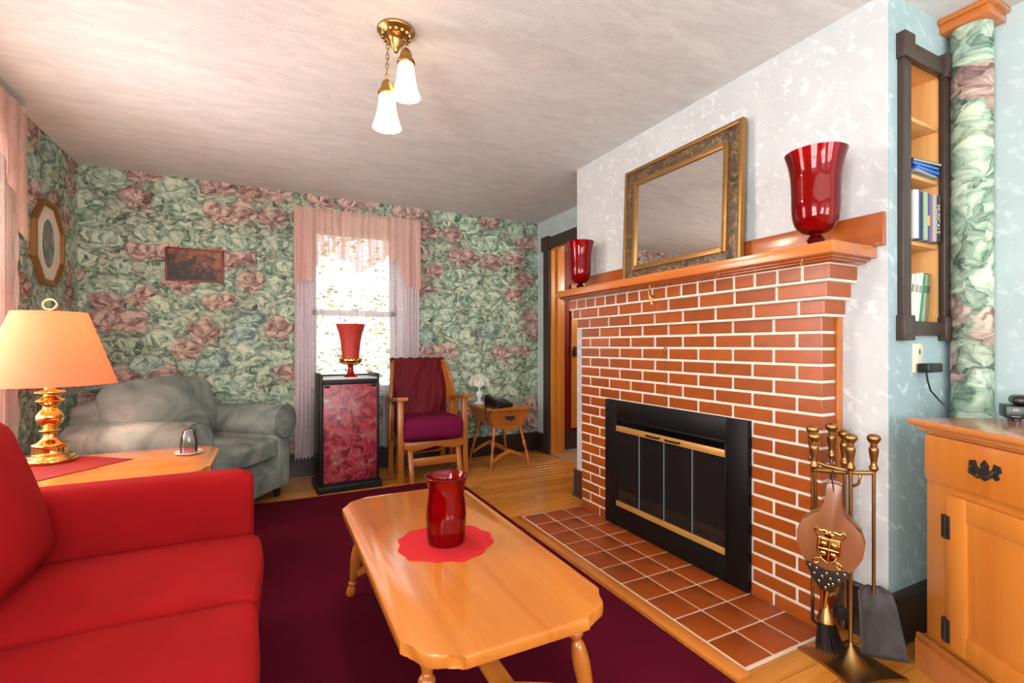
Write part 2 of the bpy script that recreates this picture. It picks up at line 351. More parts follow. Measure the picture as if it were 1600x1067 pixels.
def tube(bm, pts, rad, seg=8, closed=False):
    pts = [Vector(p) for p in pts]; n = len(pts); rings = []
    up = Vector((0, 0, 1)); prev = None
    for i, p in enumerate(pts):
        if closed: d = pts[(i + 1) % n] - pts[i - 1]
        else: d = pts[min(i + 1, n - 1)] - pts[max(i - 1, 0)]
        d.normalize()
        if prev is None:
            a = d.cross(up)
            if a.length < .05: a = d.cross(Vector((1, 0, 0)))
        else:
            a = prev - d * prev.dot(d)
            if a.length < 1e-4: a = d.cross(up)
        a.normalize(); prev = a; b = d.cross(a)
        r = rad[i] if isinstance(rad, (list, tuple)) else rad
        rings.append([bm.verts.new(p + (a * math.cos(2 * PI * k / seg) + b * math.sin(2 * PI * k / seg)) * r) for k in range(seg)])
    for i in range(n if closed else n - 1):
        A, B_ = rings[i], rings[(i + 1) % n]
        for k in range(seg): bm.faces.new((A[k], A[(k + 1) % seg], B_[(k + 1) % seg], B_[k]))
    if not closed:
        bm.faces.new(rings[0][::-1]); bm.faces.new(rings[-1])
def prism(bm, out, z0, z1, m=None, bev=0, seg=2):
    before = set(bm.verts)
    bot = [bm.verts.new((x, y, z0)) for x, y in out]; top = [bm.verts.new((x, y, z1)) for x, y in out]
    n = len(out); fb = bm.faces.new(bot[::-1]); ft = bm.faces.new(top)
    for i in range(n): bm.faces.new((bot[i], bot[(i + 1) % n], top[(i + 1) % n], top[i]))
    if bev:
        es = list(ft.edges) + list(fb.edges)
        bmesh.ops.bevel(bm, geom=es, offset=bev, segments=seg, affect='EDGES', profile=.5, clamp_overlap=True)
    vs = [v for v in bm.verts if v not in before]
    xf(bm, vs, m); return vs
def softbox(bm, x0, x1, y0, y1, z0, z1, r, n=14, puff=(0, 0, 0), m=None, wob=0, seed=0):
    """a cushion: rounded box, faces swelling outwards by puff"""
    c = Vector(((x0 + x1) / 2, (y0 + y1) / 2, (z0 + z1) / 2)); h = Vector(((x1 - x0) / 2, (y1 - y0) / 2, (z1 - z0) / 2))
    t = bmesh.new(); bmesh.ops.create_cube(t, size=2); bmesh.ops.subdivide_edges(t, edges=t.edges[:], cuts=n, use_grid_fill=True)
    mp = {}
    for v in t.verts:
        u = Vector([math.copysign(abs(q) ** .85, q) for q in v.co])
        p = Vector((u.x * h.x, u.y * h.y, u.z * h.z))
        inn = Vector([max(-(h[i] - r), min(h[i] - r, p[i])) for i in range(3)])
        d = p - inn
        if d.length > 1e-6: p = inn + d.normalized() * min(r, d.length * (r / max(abs(d.x), abs(d.y), abs(d.z), 1e-6)) if d.length > 0 else 0)
        w = [max(0, 1 - q * q) for q in u]
        p.x += math.copysign(puff[0], u.x) * w[1] * w[2] * abs(u.x) if puff[0] else 0
        p.y += math.copysign(puff[1], u.y) * w[0] * w[2] * abs(u.y) if puff[1] else 0
        p.z += math.copysign(puff[2], u.z) * w[0] * w[1] * abs(u.z) if puff[2] else 0
        if wob: p += Vector(mnoise.noise_vector((p + c) * 4.0 + Vector((seed, 0, 0)))) * wob
        mp[v] = bm.verts.new(p + c)
    for f in t.faces: bm.faces.new([mp[v] for v in f.verts])
    vs = list(mp.values()); t.free(); xf(bm, vs, m); return vs
def sheet(bm, fn, nu, nv):
    g = [[bm.verts.new(fn(i / nu, j / nv)) for j in range(nv + 1)] for i in range(nu + 1)]
    for i in range(nu):
        for j in range(nv): bm.faces.new((g[i][j], g[i + 1][j], g[i + 1][j + 1], g[i][j + 1]))
    return g
def obj(name, bm, m, parent=None, smooth=40, loc=None, rot=None):
    bmesh.ops.recalc_face_normals(bm, faces=bm.faces[:])
    me = bpy.data.meshes.new(name); bm.to_mesh(me); bm.free()
    if smooth:
        me.polygons.foreach_set('use_smooth', [True] * len(me.polygons)); me.set_sharp_from_angle(angle=math.radians(smooth))
    me.materials.append(M[m] if isinstance(m, str) else m)
    o = bpy.data.objects.new(name, me); COL.objects.link(o)
    if parent: o.parent = parent
    if loc: o.location = loc
    if rot: o.rotation_euler = rot
    return o
def tag(o, label, cat, group=None):
    o['label'] = label; o['category'] = cat
    if group: o['group'] = group
    return o
def thing(name, label, cat, loc=(0, 0, 0), rz=0, group=None):
    o = bpy.data.objects.new(name, None); COL.objects.link(o); o.location = loc; o.rotation_euler = (0, 0, rz); o.empty_display_size = .05
    return tag(o, label, cat, group)
def struct(name, bm, m, label=None, parent=None, smooth=0):
    o = obj(name, bm, m, parent, smooth)
    if not parent:
        o['kind'] = 'structure'
        if label: o['label'] = label
    return o
def copy_tree(o, parent=None):
    c = o.copy(); COL.objects.link(c)
    if parent: c.parent = parent
    for ch in list(o.children): copy_tree(ch, c)
    return c
def bx(name, a, m, parent=None, bev=.002, smooth=40):
    bm = nb(); box(bm, *a, bev=bev, seg=2 if bev else 0); return obj(name, bm, m, parent, smooth)
def lettering(text, size, m, parent, mat4, name='lettering'):
    cu = bpy.data.curves.new('t', 'FONT'); cu.body = text; cu.size = size; cu.extrude = .0003; cu.align_x = 'CENTER'; cu.align_y = 'CENTER'
    o = bpy.data.objects.new('t', cu); COL.objects.link(o)
    dg = bpy.context.evaluated_depsgraph_get(); me = bpy.data.meshes.new_from_object(o.evaluated_get(dg))
    bpy.data.objects.remove(o); me.transform(mat4); me.materials.clear(); me.materials.append(M[m] if isinstance(m, str) else m); me.name = name
    r = bpy.data.objects.new(name, me); COL.objects.link(r); r.parent = parent; return r

# ------------------------------------------------------------------ the room
XL, XR, YB, YF, H = -1.29, 2.635, 4.63, -2.6, 2.5
CX, CY0, CY1 = 2.10, 0.995, 3.08          # chimney breast: face plane and ends
T = .14
bm = nb(); box(bm, XL - T, XR + 1.4, YF - T, YB + .4, -.12, -.02); floor = struct('floor', bm, 'floorgap', 'honey-coloured strip board floor')
# floor boards (run along X), each a piece of the floor
PW = .083; y = YB; meshes = {}
def plank_mesh(L):
    k = round(L, 2)
    if k not in meshes:
        b = nb(); box(b, -L / 2, L / 2, -PW / 2 + .0009, PW / 2 - .0009, -.02, 0, bev=.0012, seg=1)
        o = obj('plank', b, 'floorwood', None, 0); meshes[k] = o.data; bpy.data.objects.remove(o)
    return meshes[k]
while y > .35:
    yc = y - PW / 2
    xr = XR if (yc > CY1 or yc < CY0) else CX
    cuts = [XL, random.uniform(-.3, .6), random.uniform(1.2, 2.0), xr]
    if yc > 3.3 or yc < 1.1:
        cuts = [XL, random.choice([-.2, .3]) + .1 * random.random(), random.uniform(1.0, 1.9), xr]
    for a, b_ in zip(cuts, cuts[1:]):
        if b_ < -.9: continue
        o = bpy.data.objects.new('plank', plank_mesh(b_ - a - .001)); COL.objects.link(o); o.parent = floor; o.location = ((a + b_) / 2, yc, 0)
    y -= PW
bm = nb(); box(bm, XL, XR, YF, y, -.02, 0); obj('board_field', bm, 'floorwood', floor, 0)
bm = nb(); box(bm, XR, XR + 1.3, 3.0, YB, -.02, .004); obj('hall_floor', bm, 'sill', floor, 0)
bm = nb(); box(bm, XR - .01, XR + .15, 3.5, 4.35, 0, .012, bev=.004); struct('trim_1', bm, 'sill', 'pale threshold board in the doorway')

bm = nb(); box(bm, XL - T, XR + 1.4, YF - T, YB + T, H, H + .1); struct('ceiling', bm, 'ceiling', 'off-white textured plaster ceiling')
# back wall with the window opening
WX0, WX1, WZ0, WZ1 = .31, 1.07, .72, 2.22
bm = nb()
box(bm, XL - T, WX0, YB, YB + T, 0, H); box(bm, WX1, XR + 1.4, YB, YB + T, 0, H)
box(bm, WX0, WX1, YB, YB + T, 0, WZ0); box(bm, WX0, WX1, YB, YB + T, WZ1, H)
struct('wall_back', bm, 'paper_back', 'back wall in mint and mauve peony wallpaper')
# left wall with its window opening
LY0, LY1, LZ0, LZ1 = 2.15, 3.28, .75, 2.2
bm = nb()
box(bm, XL - T, XL, YF, -1.25, 0, H); box(bm, XL - T, XL, .35, LY0, 0, H); box(bm, XL - T, XL, -1.25, .35, 0, LZ0); box(bm, XL - T, XL, -1.25, .35, LZ1, H); box(bm, XL - T, XL, LY1, YB, 0, H); box(bm, XL - T, XL, LY0, LY1, 0, LZ0); box(bm, XL - T, XL, LY0, LY1, LZ1, H)
struct('wall_left', bm, 'paper_left', 'left wall in peony wallpaper')
# right wall: door bay (behind the chimney), alcove wall, rear part
bm = nb()
box(bm, XR, XR + T, CY1 - .2, 3.5, 0, H); box(bm, XR, XR + T, 4.35, YB, 0, H); box(bm, XR, XR + T, 3.5, 4.35, 2.17, H)
box(bm, XR, XR + T, YF, CY0 + .3, 0, H)
struct('wall_right', bm, 'pale', 'pale blue brushed plaster wall')
# rear wall (behind the camera) with two unseen windows added for fill light
bm = nb(); RW = [(-.9, .4), (1.0, 2.3)]
xs = [XL - T, -.9, .4, 1.0, 2.3, XR + T]
for i in (0, 2, 4): box(bm, xs[i], xs[i + 1], YF - T, YF, 0, H)
for a, b_ in RW: box(bm, a, b_, YF - T, YF, 0, .75); box(bm, a, b_, YF - T, YF, 2.25, H)
struct('wall_front', bm, 'pale', 'rear wall behind the viewer')
for i, (a, b_) in enumerate(RW):
    bm = nb()
    for q in ((a, a + .05, .75, 2.25), (b_ - .05, b_, .75, 2.25), (a, b_, .75, .8), (a, b_, 2.2, 2.25), (a, b_, 1.48, 1.52)): box(bm, q[0], q[1], YF - .1, YF - .05, q[2], q[3])
    struct('window_%d' % (3 + i), bm, 'white', 'unseen rear window frame added for fill light')
# chimney breast: front plaster face, left return, right return with the book niche
NX0, NX1, NZ0, NZ1 = 2.205, 2.495, 1.245, 2.275; OY0_, OY1_ = 1.486, 2.54
bm = nb()
box(bm, CX, CX + .05, CY0, OY0_ + .01, 0, H); box(bm, CX, CX + .05, OY1_ - .01, CY1, 0, H); box(bm, CX, CX + .05, OY0_ + .01, OY1_ - .01, .79, H)
struct('wall_chimney', bm, 'plaster', 'grey-white brushed plaster chimney breast')
bm = nb(); box(bm, CX + .05, XR, CY1 - .05, CY1, 0, H); struct('wall_chimney_return', bm, 'plaster', 'far side of the chimney breast')
bm = nb()
e = CX + .0; 
box(bm, CX + .0, NX0, CY0 - .002, CY0 - .0002, 0, H); box(bm, NX1, XR, CY0 - .002, CY0 - .0002, 0, H)
box(bm, NX0, NX1, CY0 - .002, CY0 - .0002, 0, NZ0); box(bm, NX0, NX1, CY0 - .002, CY0 - .0002, NZ1, H)
struct('wall_alcove', bm, 'teal', 'pale teal alcove wall beside the chimney')
# hall beyond the door
bm = nb(); box(bm, XR + T, XR + 1.4, 4.5, YB, 0, H); struct('wall_hall', bm, 'hallred', 'deep red hallway wall seen through the doorway')
bm = nb(); box(bm, XR + 1.3, XR + 1.4, 2.9, 4.5, 0, H); box(bm, XR + T, XR + 1.4, 2.9, 3.0, 0, H); struct('wall_hall_side', bm, 'hallred', 'hallway side wall')
hd = bpy.data.lights.new('hall_fill_light', 'POINT'); hd.energy = 22; hd.color = (1, .86, .68); hd.shadow_soft_size = .1; ho = bpy.data.objects.new('hall_fill_light', hd); COL.objects.link(ho); ho.location = (3.45, 3.4, 1.9)  # unseen point light added to brighten the hall behind the doorway
bm = nb(); box(bm, XR + T, XR + 1.3, 4.475, 4.5, 0, .2, bev=.004); struct('baseboard_hall', bm, 'brown', 'hall baseboard')
# baseboards
def baseboard(name, a, lab):
    bm = nb(); x0, x1, y0, y1 = a; box(bm, x0, x1, y0, y1, 0, .185, bev=.003)
    if x1 - x0 > y1 - y0: box(bm, x0, x1, y0 - .006, y1, .165, .2, bev=.004)
    else: box(bm, x0 - .006, x1, y0, y1, .165, .2, bev=.004)
    struct(name, bm, 'baseb', lab)
baseboard('baseboard_back', (XL, XR, YB - .022, YB), 'dark baseboard under the wallpaper')
baseboard('baseboard_left', (XL, XL + .022, .5, YB - .03), 'dark baseboard along the left wall')
baseboard('baseboard_right', (XR - .022, XR, 4.47, YB - .03), 'dark baseboard by the door')
bm = nb(); box(bm, CX - .02, CX, 2.86, CY1 + .02, 0, .2, bev=.003); box(bm, CX - .035, CX, 2.86, CY1 + .02, 0, .03, bev=.006); struct('baseboard_chimney', bm, 'brown', 'short brown baseboard beside the fireplace')
bm = nb(); box(bm, CX - .022, CX, CY0 - .022, 1.14, 0, .2, bev=.003); box(bm, CX - .022, XR, CY0 - .024, CY0 - .002, 0, .2, bev=.003)
box(bm, CX - .03, CX, CY0 - .03, 1.14, .175, .205, bev=.005); box(bm, CX - .03, XR, CY0 - .03, CY0 - .002, .175, .205, bev=.005); struct('baseboard_alcove', bm, 'baseb', 'dark baseboard around the chimney corner')
# door frame, jamb, cupboard door in the hall
bm = nb()
box(bm, XR - .025, XR, 4.35, 4.47, 0, 2.17, bev=.003); box(bm, XR - .025, XR, 3.38, 3.5, 0, 2.17, bev=.003)
box(bm, XR - .03, XR, 3.38, 4.47, 2.17, 2.29, bev=.003); box(bm, XR - .036, XR, 4.36, 4.50, 2.16, 2.31, bev=.003)
struct('door_1', bm, 'brown', 'dark brown door casing in the corner')
bm = nb(); box(bm, XR - .004, XR + T + .02, 4.335, 4.352, 0, 2.17, bev=.002); box(bm, XR - .004, XR + T + .02, 3.5, 4.35, 2.15, 2.172, bev=.002); box(bm, XR + .06, XR + .1, 4.31, 4.34, .012, 2.15, bev=.002)
struct('trim_2', bm, 'hallwood', 'golden wood door jamb')
d = thing('cupboard_door', 'golden plank cupboard door on the red hallway wall', 'door', (3.275, 4.49, 0))
for i in range(4): bx('plank', (-.3 + i * .15, -.152 + i * .15, -.02, 0, .235, 1.83), 'hallwood', d, .004)
bx('rail', (-.31, .31, -.032, -.018, 1.1, 1.16), 'hallwood', d); bx('latch', (-.29, -.25, -.05, -.02, 1.03, 1.14), 'iron', d)

# back window: casing, sashes, panes
bm = nb()
box(bm, WX0 - .11, WX0, YB - .02, YB, WZ0 - .03, WZ1 + .11, bev=.003); box(bm, WX1, WX1 + .11, YB - .02, YB, WZ0 - .03, WZ1 + .11, bev=.003)
box(bm, WX0 - .11, WX1 + .11, YB - .024, YB, WZ1, WZ1 + .11, bev=.003); box(bm, WX0 - .14, WX1 + .14, YB - .06, YB + .05, WZ0 - .04, WZ0, bev=.004)
w1 = struct('window_1', bm, 'white', 'tall sash window behind lace curtains')
def sash(name, x0, x1, yy, z0, z1, parent):
    bm = nb()
    box(bm, x0, x0 + .05, yy, yy + .035, z0, z1, bev=.002); box(bm, x1 - .05, x1, yy, yy + .035, z0, z1, bev=.002)
    box(bm, x0, x1, yy, yy + .035, z0, z0 + .05, bev=.002); box(bm, x0, x1, yy, yy + .035, z1 - .05, z1, bev=.002)
    s = obj(name, bm, 'white', parent, 0); bx('pane', (x0 + .045, x1 - .045, yy + .014, yy + .018, z0 + .045, z1 - .045), 'pane', s, 0); return s
s1 = sash('sash', WX0, WX1, YB + .03, WZ0, 1.475, w1); sash('sash', WX0, WX1, YB + .068, 1.43, WZ1, w1)
bx('sash_lock', (.66, .72, YB + .02, YB + .05, 1.475, 1.495), 'white', s1)
bm = nb()
box(bm, XL, XL + .02, LY0 - .11, LY0, LZ0, LZ1 + .11); box(bm, XL, XL + .02, LY1, LY1 + .11, LZ0, LZ1 + .11); box(bm, XL, XL + .024, LY0 - .11, LY1 + .11, LZ1, LZ1 + .11); box(bm, XL - .05, XL + .05, LY0 - .12, LY1 + .12, LZ0 - .04, LZ0)
for q in ((LY0, LY0 + .05, LZ0, LZ1), (LY1 - .05, LY1, LZ0, LZ1), (LY0, LY1, LZ0, LZ0 + .05), (LY0, LY1, LZ1 - .05, LZ1), (LY0, LY1, 1.45, 1.5)): box(bm, XL - .09, XL - .05, *q)
bm2 = nb()
for q in ((-1.36, -1.25, LZ0, LZ1 + .11), (.35, .46, LZ0, LZ1 + .11), (-1.36, .46, LZ1, LZ1 + .11), (-1.38, .48, LZ0 - .04, LZ0)): box(bm2, XL, XL + .022, *q)
for q in ((-1.25, -1.2, LZ0, LZ1), (.3, .35, LZ0, LZ1), (-.475, -.425, LZ0, LZ1), (-1.25, .35, 1.45, 1.5)): box(bm2, XL - .09, XL - .05, *q)
struct('window_5', bm2, 'white', 'side window beside the viewer')
w2 = struct('window_2', bm, 'white', 'left window behind the pink lace curtain')
bx('pane', (XL - .072, XL - .068, LY0 + .04, LY1 - .04, LZ0 + .04, LZ1 - .04), 'pane', w2, 0)
# outdoors: lawn and a screen of foliage
bm = nb(); box(bm, -9, 12, YB + .5, 16, -.5, -.3); lawn = struct('lawn', bm, 'grass', 'lawn outside the window')
bm = nb(); rr = random.Random(3)
for i in range(14000):
    p = Vector((rr.uniform(-2.2, 6.5), rr.uniform(8.2, 10.6), rr.uniform(-.3, 3.6))); 
    if mnoise.noise(p * 1.1) < -.12 or (p.z > 2.2 and mnoise.noise(p * .8 + Vector((9, 0, 0))) < .12): continue
    s = rr.uniform(.03, .075); q = Matrix.Translation(p) @ Matrix.Rotation(rr.uniform(0, 6.3), 4, 'Z') @ Matrix.Rotation(rr.uniform(0, 6.3), 4, 'X')
    bm.faces.new([bm.verts.new(q @ Vector(c)) for c in ((-s, 0, 0), (0, -s * .5, .01), (s, 0, 0), (0, s * .5, .01))])
fo = obj('foliage', bm, 'leaf', None, 0); fo['kind'] = 'stuff'; tag(fo, 'sunlit leafy foliage outside the curtained window', 'foliage')

# ------------------------------------------------------------------ fireplace
FX, FY0, FY1 = 1.975, 1.167, 2.84
OY0, OY1, OZ = 1.486, 2.54, .803
CH = 1.271 / 19; NB = 8; BLn = (FY1 - FY0) / NB; J = .0115
fp = thing('brick_fireplace', 'glossy orange brick fireplace with white mortar joints', 'fireplace')
bm = nb(); R_ = .004
box(bm, FX + R_, CX - .001, OY1, FY1 - R_, 0, 1.271); box(bm, FX + R_, CX - .001, FY0 + R_, OY0, 0, 1.271); box(bm, FX + R_, CX - .001, OY0, OY1, OZ, 1.271)
for i in range(3):
    pr = .022 * (i + 1); box(bm, FX - pr + R_, CX - .001, FY0 - pr + R_, FY1 + pr - R_, 1.271 + i * CH - .004, 1.271 + (i + 1) * CH)
obj('mortar', bm, 'mortar', fp, 0)
bmesh_cache = {}
def brick(y0, y1, z0, z1, x0, depth=.092):
    if z0 > 1.26: depth = round(CX - .003 - x0, 4)
    L, Hh = round(y1 - y0, 3), round(z1 - z0, 3); k = (L, Hh, depth)
    if k not in bmesh_cache:
        b = nb(); box(b, 0, depth, -L / 2, L / 2, -Hh / 2, Hh / 2, bev=.0025, seg=1)
        o = obj('brick', b, 'brick', None, 0); bmesh_cache[k] = o.data; bpy.data.objects.remove(o)
    o = bpy.data.objects.new('brick', bmesh_cache[k]); COL.objects.link(o); o.parent = fp
    o.location = (x0 + random.uniform(-.0012, .0012), (y0 + y1) / 2, (z0 + z1) / 2); return o
def course(row, y0, y1, z0, x0, odd, L, skip=False):
    edges = [y0]
    if odd:
        yy = y0 + L
    else: yy = y0 + L / 2
    while yy < y1 - .02: edges.append(yy); yy += L
    edges.append(y1)
    for a, b_ in zip(edges, edges[1:]):
        a2 = a + (J / 2 if a > y0 else 0); b2 = b_ - (J / 2 if b_ < y1 else 0)
        parts = [(a2, b2)]
        if skip:
            parts = []
            if a2 < OY0: parts.append((a2, min(b2, OY0)))
            if b2 > OY1: parts.append((max(a2, OY1), b2))
        for p, q in parts:
            if q - p > .03: brick(p, q, z0 + J / 2, z0 + CH - J / 2, x0)
for r in range(19):
    course(r, FY0, FY1, r * CH, FX, r % 2 == 0, BLn, skip=(r < 12))
for i in range(2):
    pr = .022 * (i + 1); course(20 + i, FY0 - pr, FY1 + pr, 1.271 + i * CH, FX - pr, i % 2 == 1, BLn)
pr = .066; course(22, FY0 - pr, FY1 + pr, 1.271 + 2 * CH, FX - pr, True, .1065)
bx('edge_strip', (CX - .034, CX - .001, FY0 - .012, FY0 + .002, 0, 1.268), 'mantelw', fp, .004)
# damper chain hanging on the bricks
ch = thing('damper_chain', 'thin beaded brass chain with a small tag hanging on the bricks', 'chain', (1.966, 2.02, .83))
bm = nb(); tube(bm, [(0, .004 * math.sin(k), k * .025) for k in range(12)], .0013, 6); obj('chain', bm, 'oldbrass', ch)
bx('tag_plate', (-.003, .002, -.006, .006, .275, .32), 'oldbrass', ch, .001)

# mantel shelf
mt = thing('mantel_shelf', 'amber wooden mantel shelf with low back board on top of the bricks', 'mantel', (0, 0, 1.271 + 3 * CH))
Z0 = 0
bm = nb(); box(bm, 1.872, CX - .001, FY0 - .10, FY1 + .085, .0005, .010, bev=.003); box(bm, 1.85, CX - .001, FY0 - .115, FY1 + .095, .008, .020, bev=.005); obj('moulding', bm, 'mantelback', mt)
bx('board', (1.805, CX - .001, 1.03, 2.93, .018, .062), 'mantelw', mt, .004)
bx('back_board', (CX - .022, CX, 1.0, 2.95, .062, .19), 'mantelback', mt, .003)
for yy in (1.16, 1.55, 2.0, 2.4, 2.75):
    bm = nb(); tube(bm, [(1.835, yy, .014), (1.835, yy, .004), (1.835, yy + .006, -.004), (1.835, yy + .003, -.012), (1.835, yy - .006, -.009)], .0014, 6); obj('cup_hook', bm, 'oldbrass', mt)
MZ = 1.271 + 3 * CH + .062
# brass angel ornament
an = thing('angel_ornament', 'small brass flying figure hanging under the mantel shelf', 'ornament', (1.835, 1.997, 1.37))
bm = nb()
tube(bm, [(0, 0, .105), (0, 0, .095), (0, .004, .08)], .0012, 6)
tube(bm, [(0, .006, .08), (0, .006, .073), (0, .004, .062), (0, -.001, .046), (0, -.006, .034)], [.003, .007, .005, .0085, .006], 10)
tube(bm, [(0, -.004, .036), (.003, -.014, .022), (.003, -.018, .004)], [.006, .0045, .003], 8); tube(bm, [(0, -.004, .036), (-.003, -.010, .018), (-.003, -.014, .0)], [.006, .0045, .003], 8)
tube(bm, [(0, .003, .058), (.004, .014, .05), (.004, .022, .06)], [.004, .003, .002], 8)
obj('figure', bm, 'brass', an)
bm = nb(); prism(bm, [(0, .05), (-.012, .056), (-.03, .048), (-.034, .038), (-.02, .038), (-.006, .044)], .002, .005, Matrix.Rotation(PI / 2, 4, 'Z') @ Matrix.Rotation(PI / 2, 4, 'X')); obj('wing', bm, 'brass', an)

# fireplace door unit
fd = thing('fireplace_doors', 'black metal fireplace surround with smoked glass doors and brass bars', 'fireplace doors', (1.952, 0, 0))
bm = nb()
box(bm, 0, .022, OY0, OY0 + .115, .0125, OZ, bev=.003); box(bm, 0, .022, OY1 - .115, OY1, .0125, OZ, bev=.003)
box(bm, 0, .022, OY0 + .115, OY1 - .115, OZ - .12, OZ, bev=.003); box(bm, 0, .022, OY0 + .115, OY1 - .115, .0125, .14, bev=.003)
obj('surround', bm, 'black', fd)
bm = nb(); y0, y1 = OY0 + .112, OY1 - .112
for q in ((y0, y0 + .012, .13, .69), (y1 - .012, y1, .13, .69), (y0, y1, .68, .692), (y0, y1, .125, .135)): box(bm, -.004, .006, *q, bev=.001)
obj('inner_frame', bm, 'black', fd)
bx('brass_bar', (-.008, .004, y0 + .008, y1 - .008, .612, .648), 'barbrass', fd, .003); bx('brass_bar', (-.008, .004, y0 + .008, y1 - .008, .142, .174), 'barbrass', fd, .003)
pw = (y1 - y0 - .024) / 4
for i in range(4): 
    p = bx('glass_pane', (.002, .008, y0 + .012 + i * pw + .0015, y0 + .012 + (i + 1) * pw - .0015, .172, .614), 'smoke', fd, 0)
for i in range(1, 4): bx('pane_edge', (-.002, .004, y0 + .012 + i * pw - .0016, y0 + .012 + i * pw + .0016, .174, .612), flat('pale_glass_edge', C(120, 134, 134), .2), fd, 0)
for s in (-1, 1):
    ym = (y0 + y1) / 2 + s * .075
    bm = nb(); tube(bm, [(-.008, ym - .05, .63), (-.022, ym - .045, .63), (-.024, ym, .63), (-.022, ym + .045, .63), (-.008, ym + .05, .63)], .005, 8); obj('handle', bm, 'black', fd)
bm = nb(); q = .5
for a in ((.5, .52, OY0, OY1, 0, OZ), (.02, .5, OY0 + .02, OY0 + .04, 0, OZ), (.02, .5, OY1 - .04, OY1 - .02, 0, OZ), (.02, .5, OY0, OY1, OZ - .03, OZ), (.02, .5, OY0, OY1, .0, .03)): box(bm, *a)
obj('firebox', bm, 'soot', fd, 0)

# hearth of terracotta tiles
he = thing('tiled_hearth', 'terracotta tile hearth with pale grout in front of the fireplace', 'hearth')
HX0, HX1, HY0, HY1 = 1.497, 1.972, 1.15, 2.832
bx('grout_bed', (HX0 - .006, HX1 + .0, HY0 - .006, HY1 + .006, .0005, .0085), flat('pale_cream_grout', C(226, 204, 176), .8), he, 0)
tx, ty = (HX1 - HX0) / 3, (HY1 - HY0) / 10
b = nb(); box(b, -tx / 2 + .004, tx / 2 - .004, -ty / 2 + .004, ty / 2 - .004, .002, .0115, bev=.003, seg=2); o = obj('tile', b, 'tile'); tm = o.data; bpy.data.objects.remove(o)
for i in range(3):
    for j in range(10):
        o = bpy.data.objects.new('tile', tm); COL.objects.link(o); o.parent = he; o.location = (HX0 + (i + .5) * tx, HY0 + (j + .5) * ty, random.uniform(-.0004, .0004))
bx('wood_border', (1.425, HX0 - .007, HY0 - .03, HY1 + .02, .0005, .0105), 'maple', he, .002)

# ------------------------------------------------------------------ book niche
nc = thing('bookshelf_niche', 'dark brown framed pine bookshelf set into the teal alcove wall', 'bookshelf', (0, CY0, 0))
ND = .16
bm = nb(); box(bm, NX0, NX1, ND, ND + .012, NZ0, NZ1); obj('back_panel', bm, 'pine', nc, 0)
bx('side_panel', (NX0 - .012, NX0 + .004, .0005, ND + .012, NZ0, NZ1), 'pine', nc, 0); bx('side_panel', (NX1 - .004, NX1 + .012, .0005, ND + .012, NZ0, NZ1), 'pine', nc, 0)
bx('top_panel', (NX0 - .012, NX1 + .012, 0.0005, ND + .012, NZ1 - .004, NZ1 + .012), 'pine', nc, 0)
SH = [NZ0, 1.568, 1.835, 2.06]
for z in SH: bx('shelf', (NX0 + .004, NX1 - .004, .002, ND, z - .016, z), 'pine', nc, .001)
bx('stile', (NX0 - .045, NX0 + .012, -.024, 0, NZ0 - .03, NZ1 + .03), 'brown', nc, .003); bx('stile', (NX1 - .012, NX1 + .045, -.024, 0, NZ0 - .03, NZ1 + .03), 'brown', nc, .003)
bx('rail', (NX0, NX1, -.024, 0, NZ1 - .012, NZ1 + .055), 'brown', nc, .003); bx('rail', (NX0, NX1, -.024, 0, NZ0 - .055, NZ0 - .0), 'brown', nc, .003)
for xx in (NX0 - .055, NX1 - .02):
    for zz in (NZ1 - .02, NZ0 - .075): bx('corner_block', (xx, xx + .075, -.034, 0, zz, zz + .098), 'brown', nc, .003)
# movie cases lying flat
cases = [('clear grey movie case at the bottom of the flat stack in the niche', C(120, 128, 128)), ('blue movie case second from the bottom of the flat stack', C(24, 76, 168)),
         ('dark blue movie case third from the bottom of the flat stack', C(30, 60, 120)), ('black movie case on top of the flat stack in the niche', C(38, 44, 42))]
for i, (lab, c) in enumerate(cases):
    t = thing('movie_case', lab, 'movie case', (2.345 + .012 * (i % 2), CY0 + .052, 1.835 + i * .0152), .06 - .05 * i, 'movie cases lying flat in the niche')
    bx('case', (-.085, .105, -.066, .066, .0004, .0150), flat('case%d' % i, c, .25), t, .002); bx('spine_print', (-.08, .10, -.0668, -.0655, .004, .012), flat('spine%d' % i, C(150, 156, 156) if i % 3 == 0 else C(60, 120, 210), .3), t, 0)
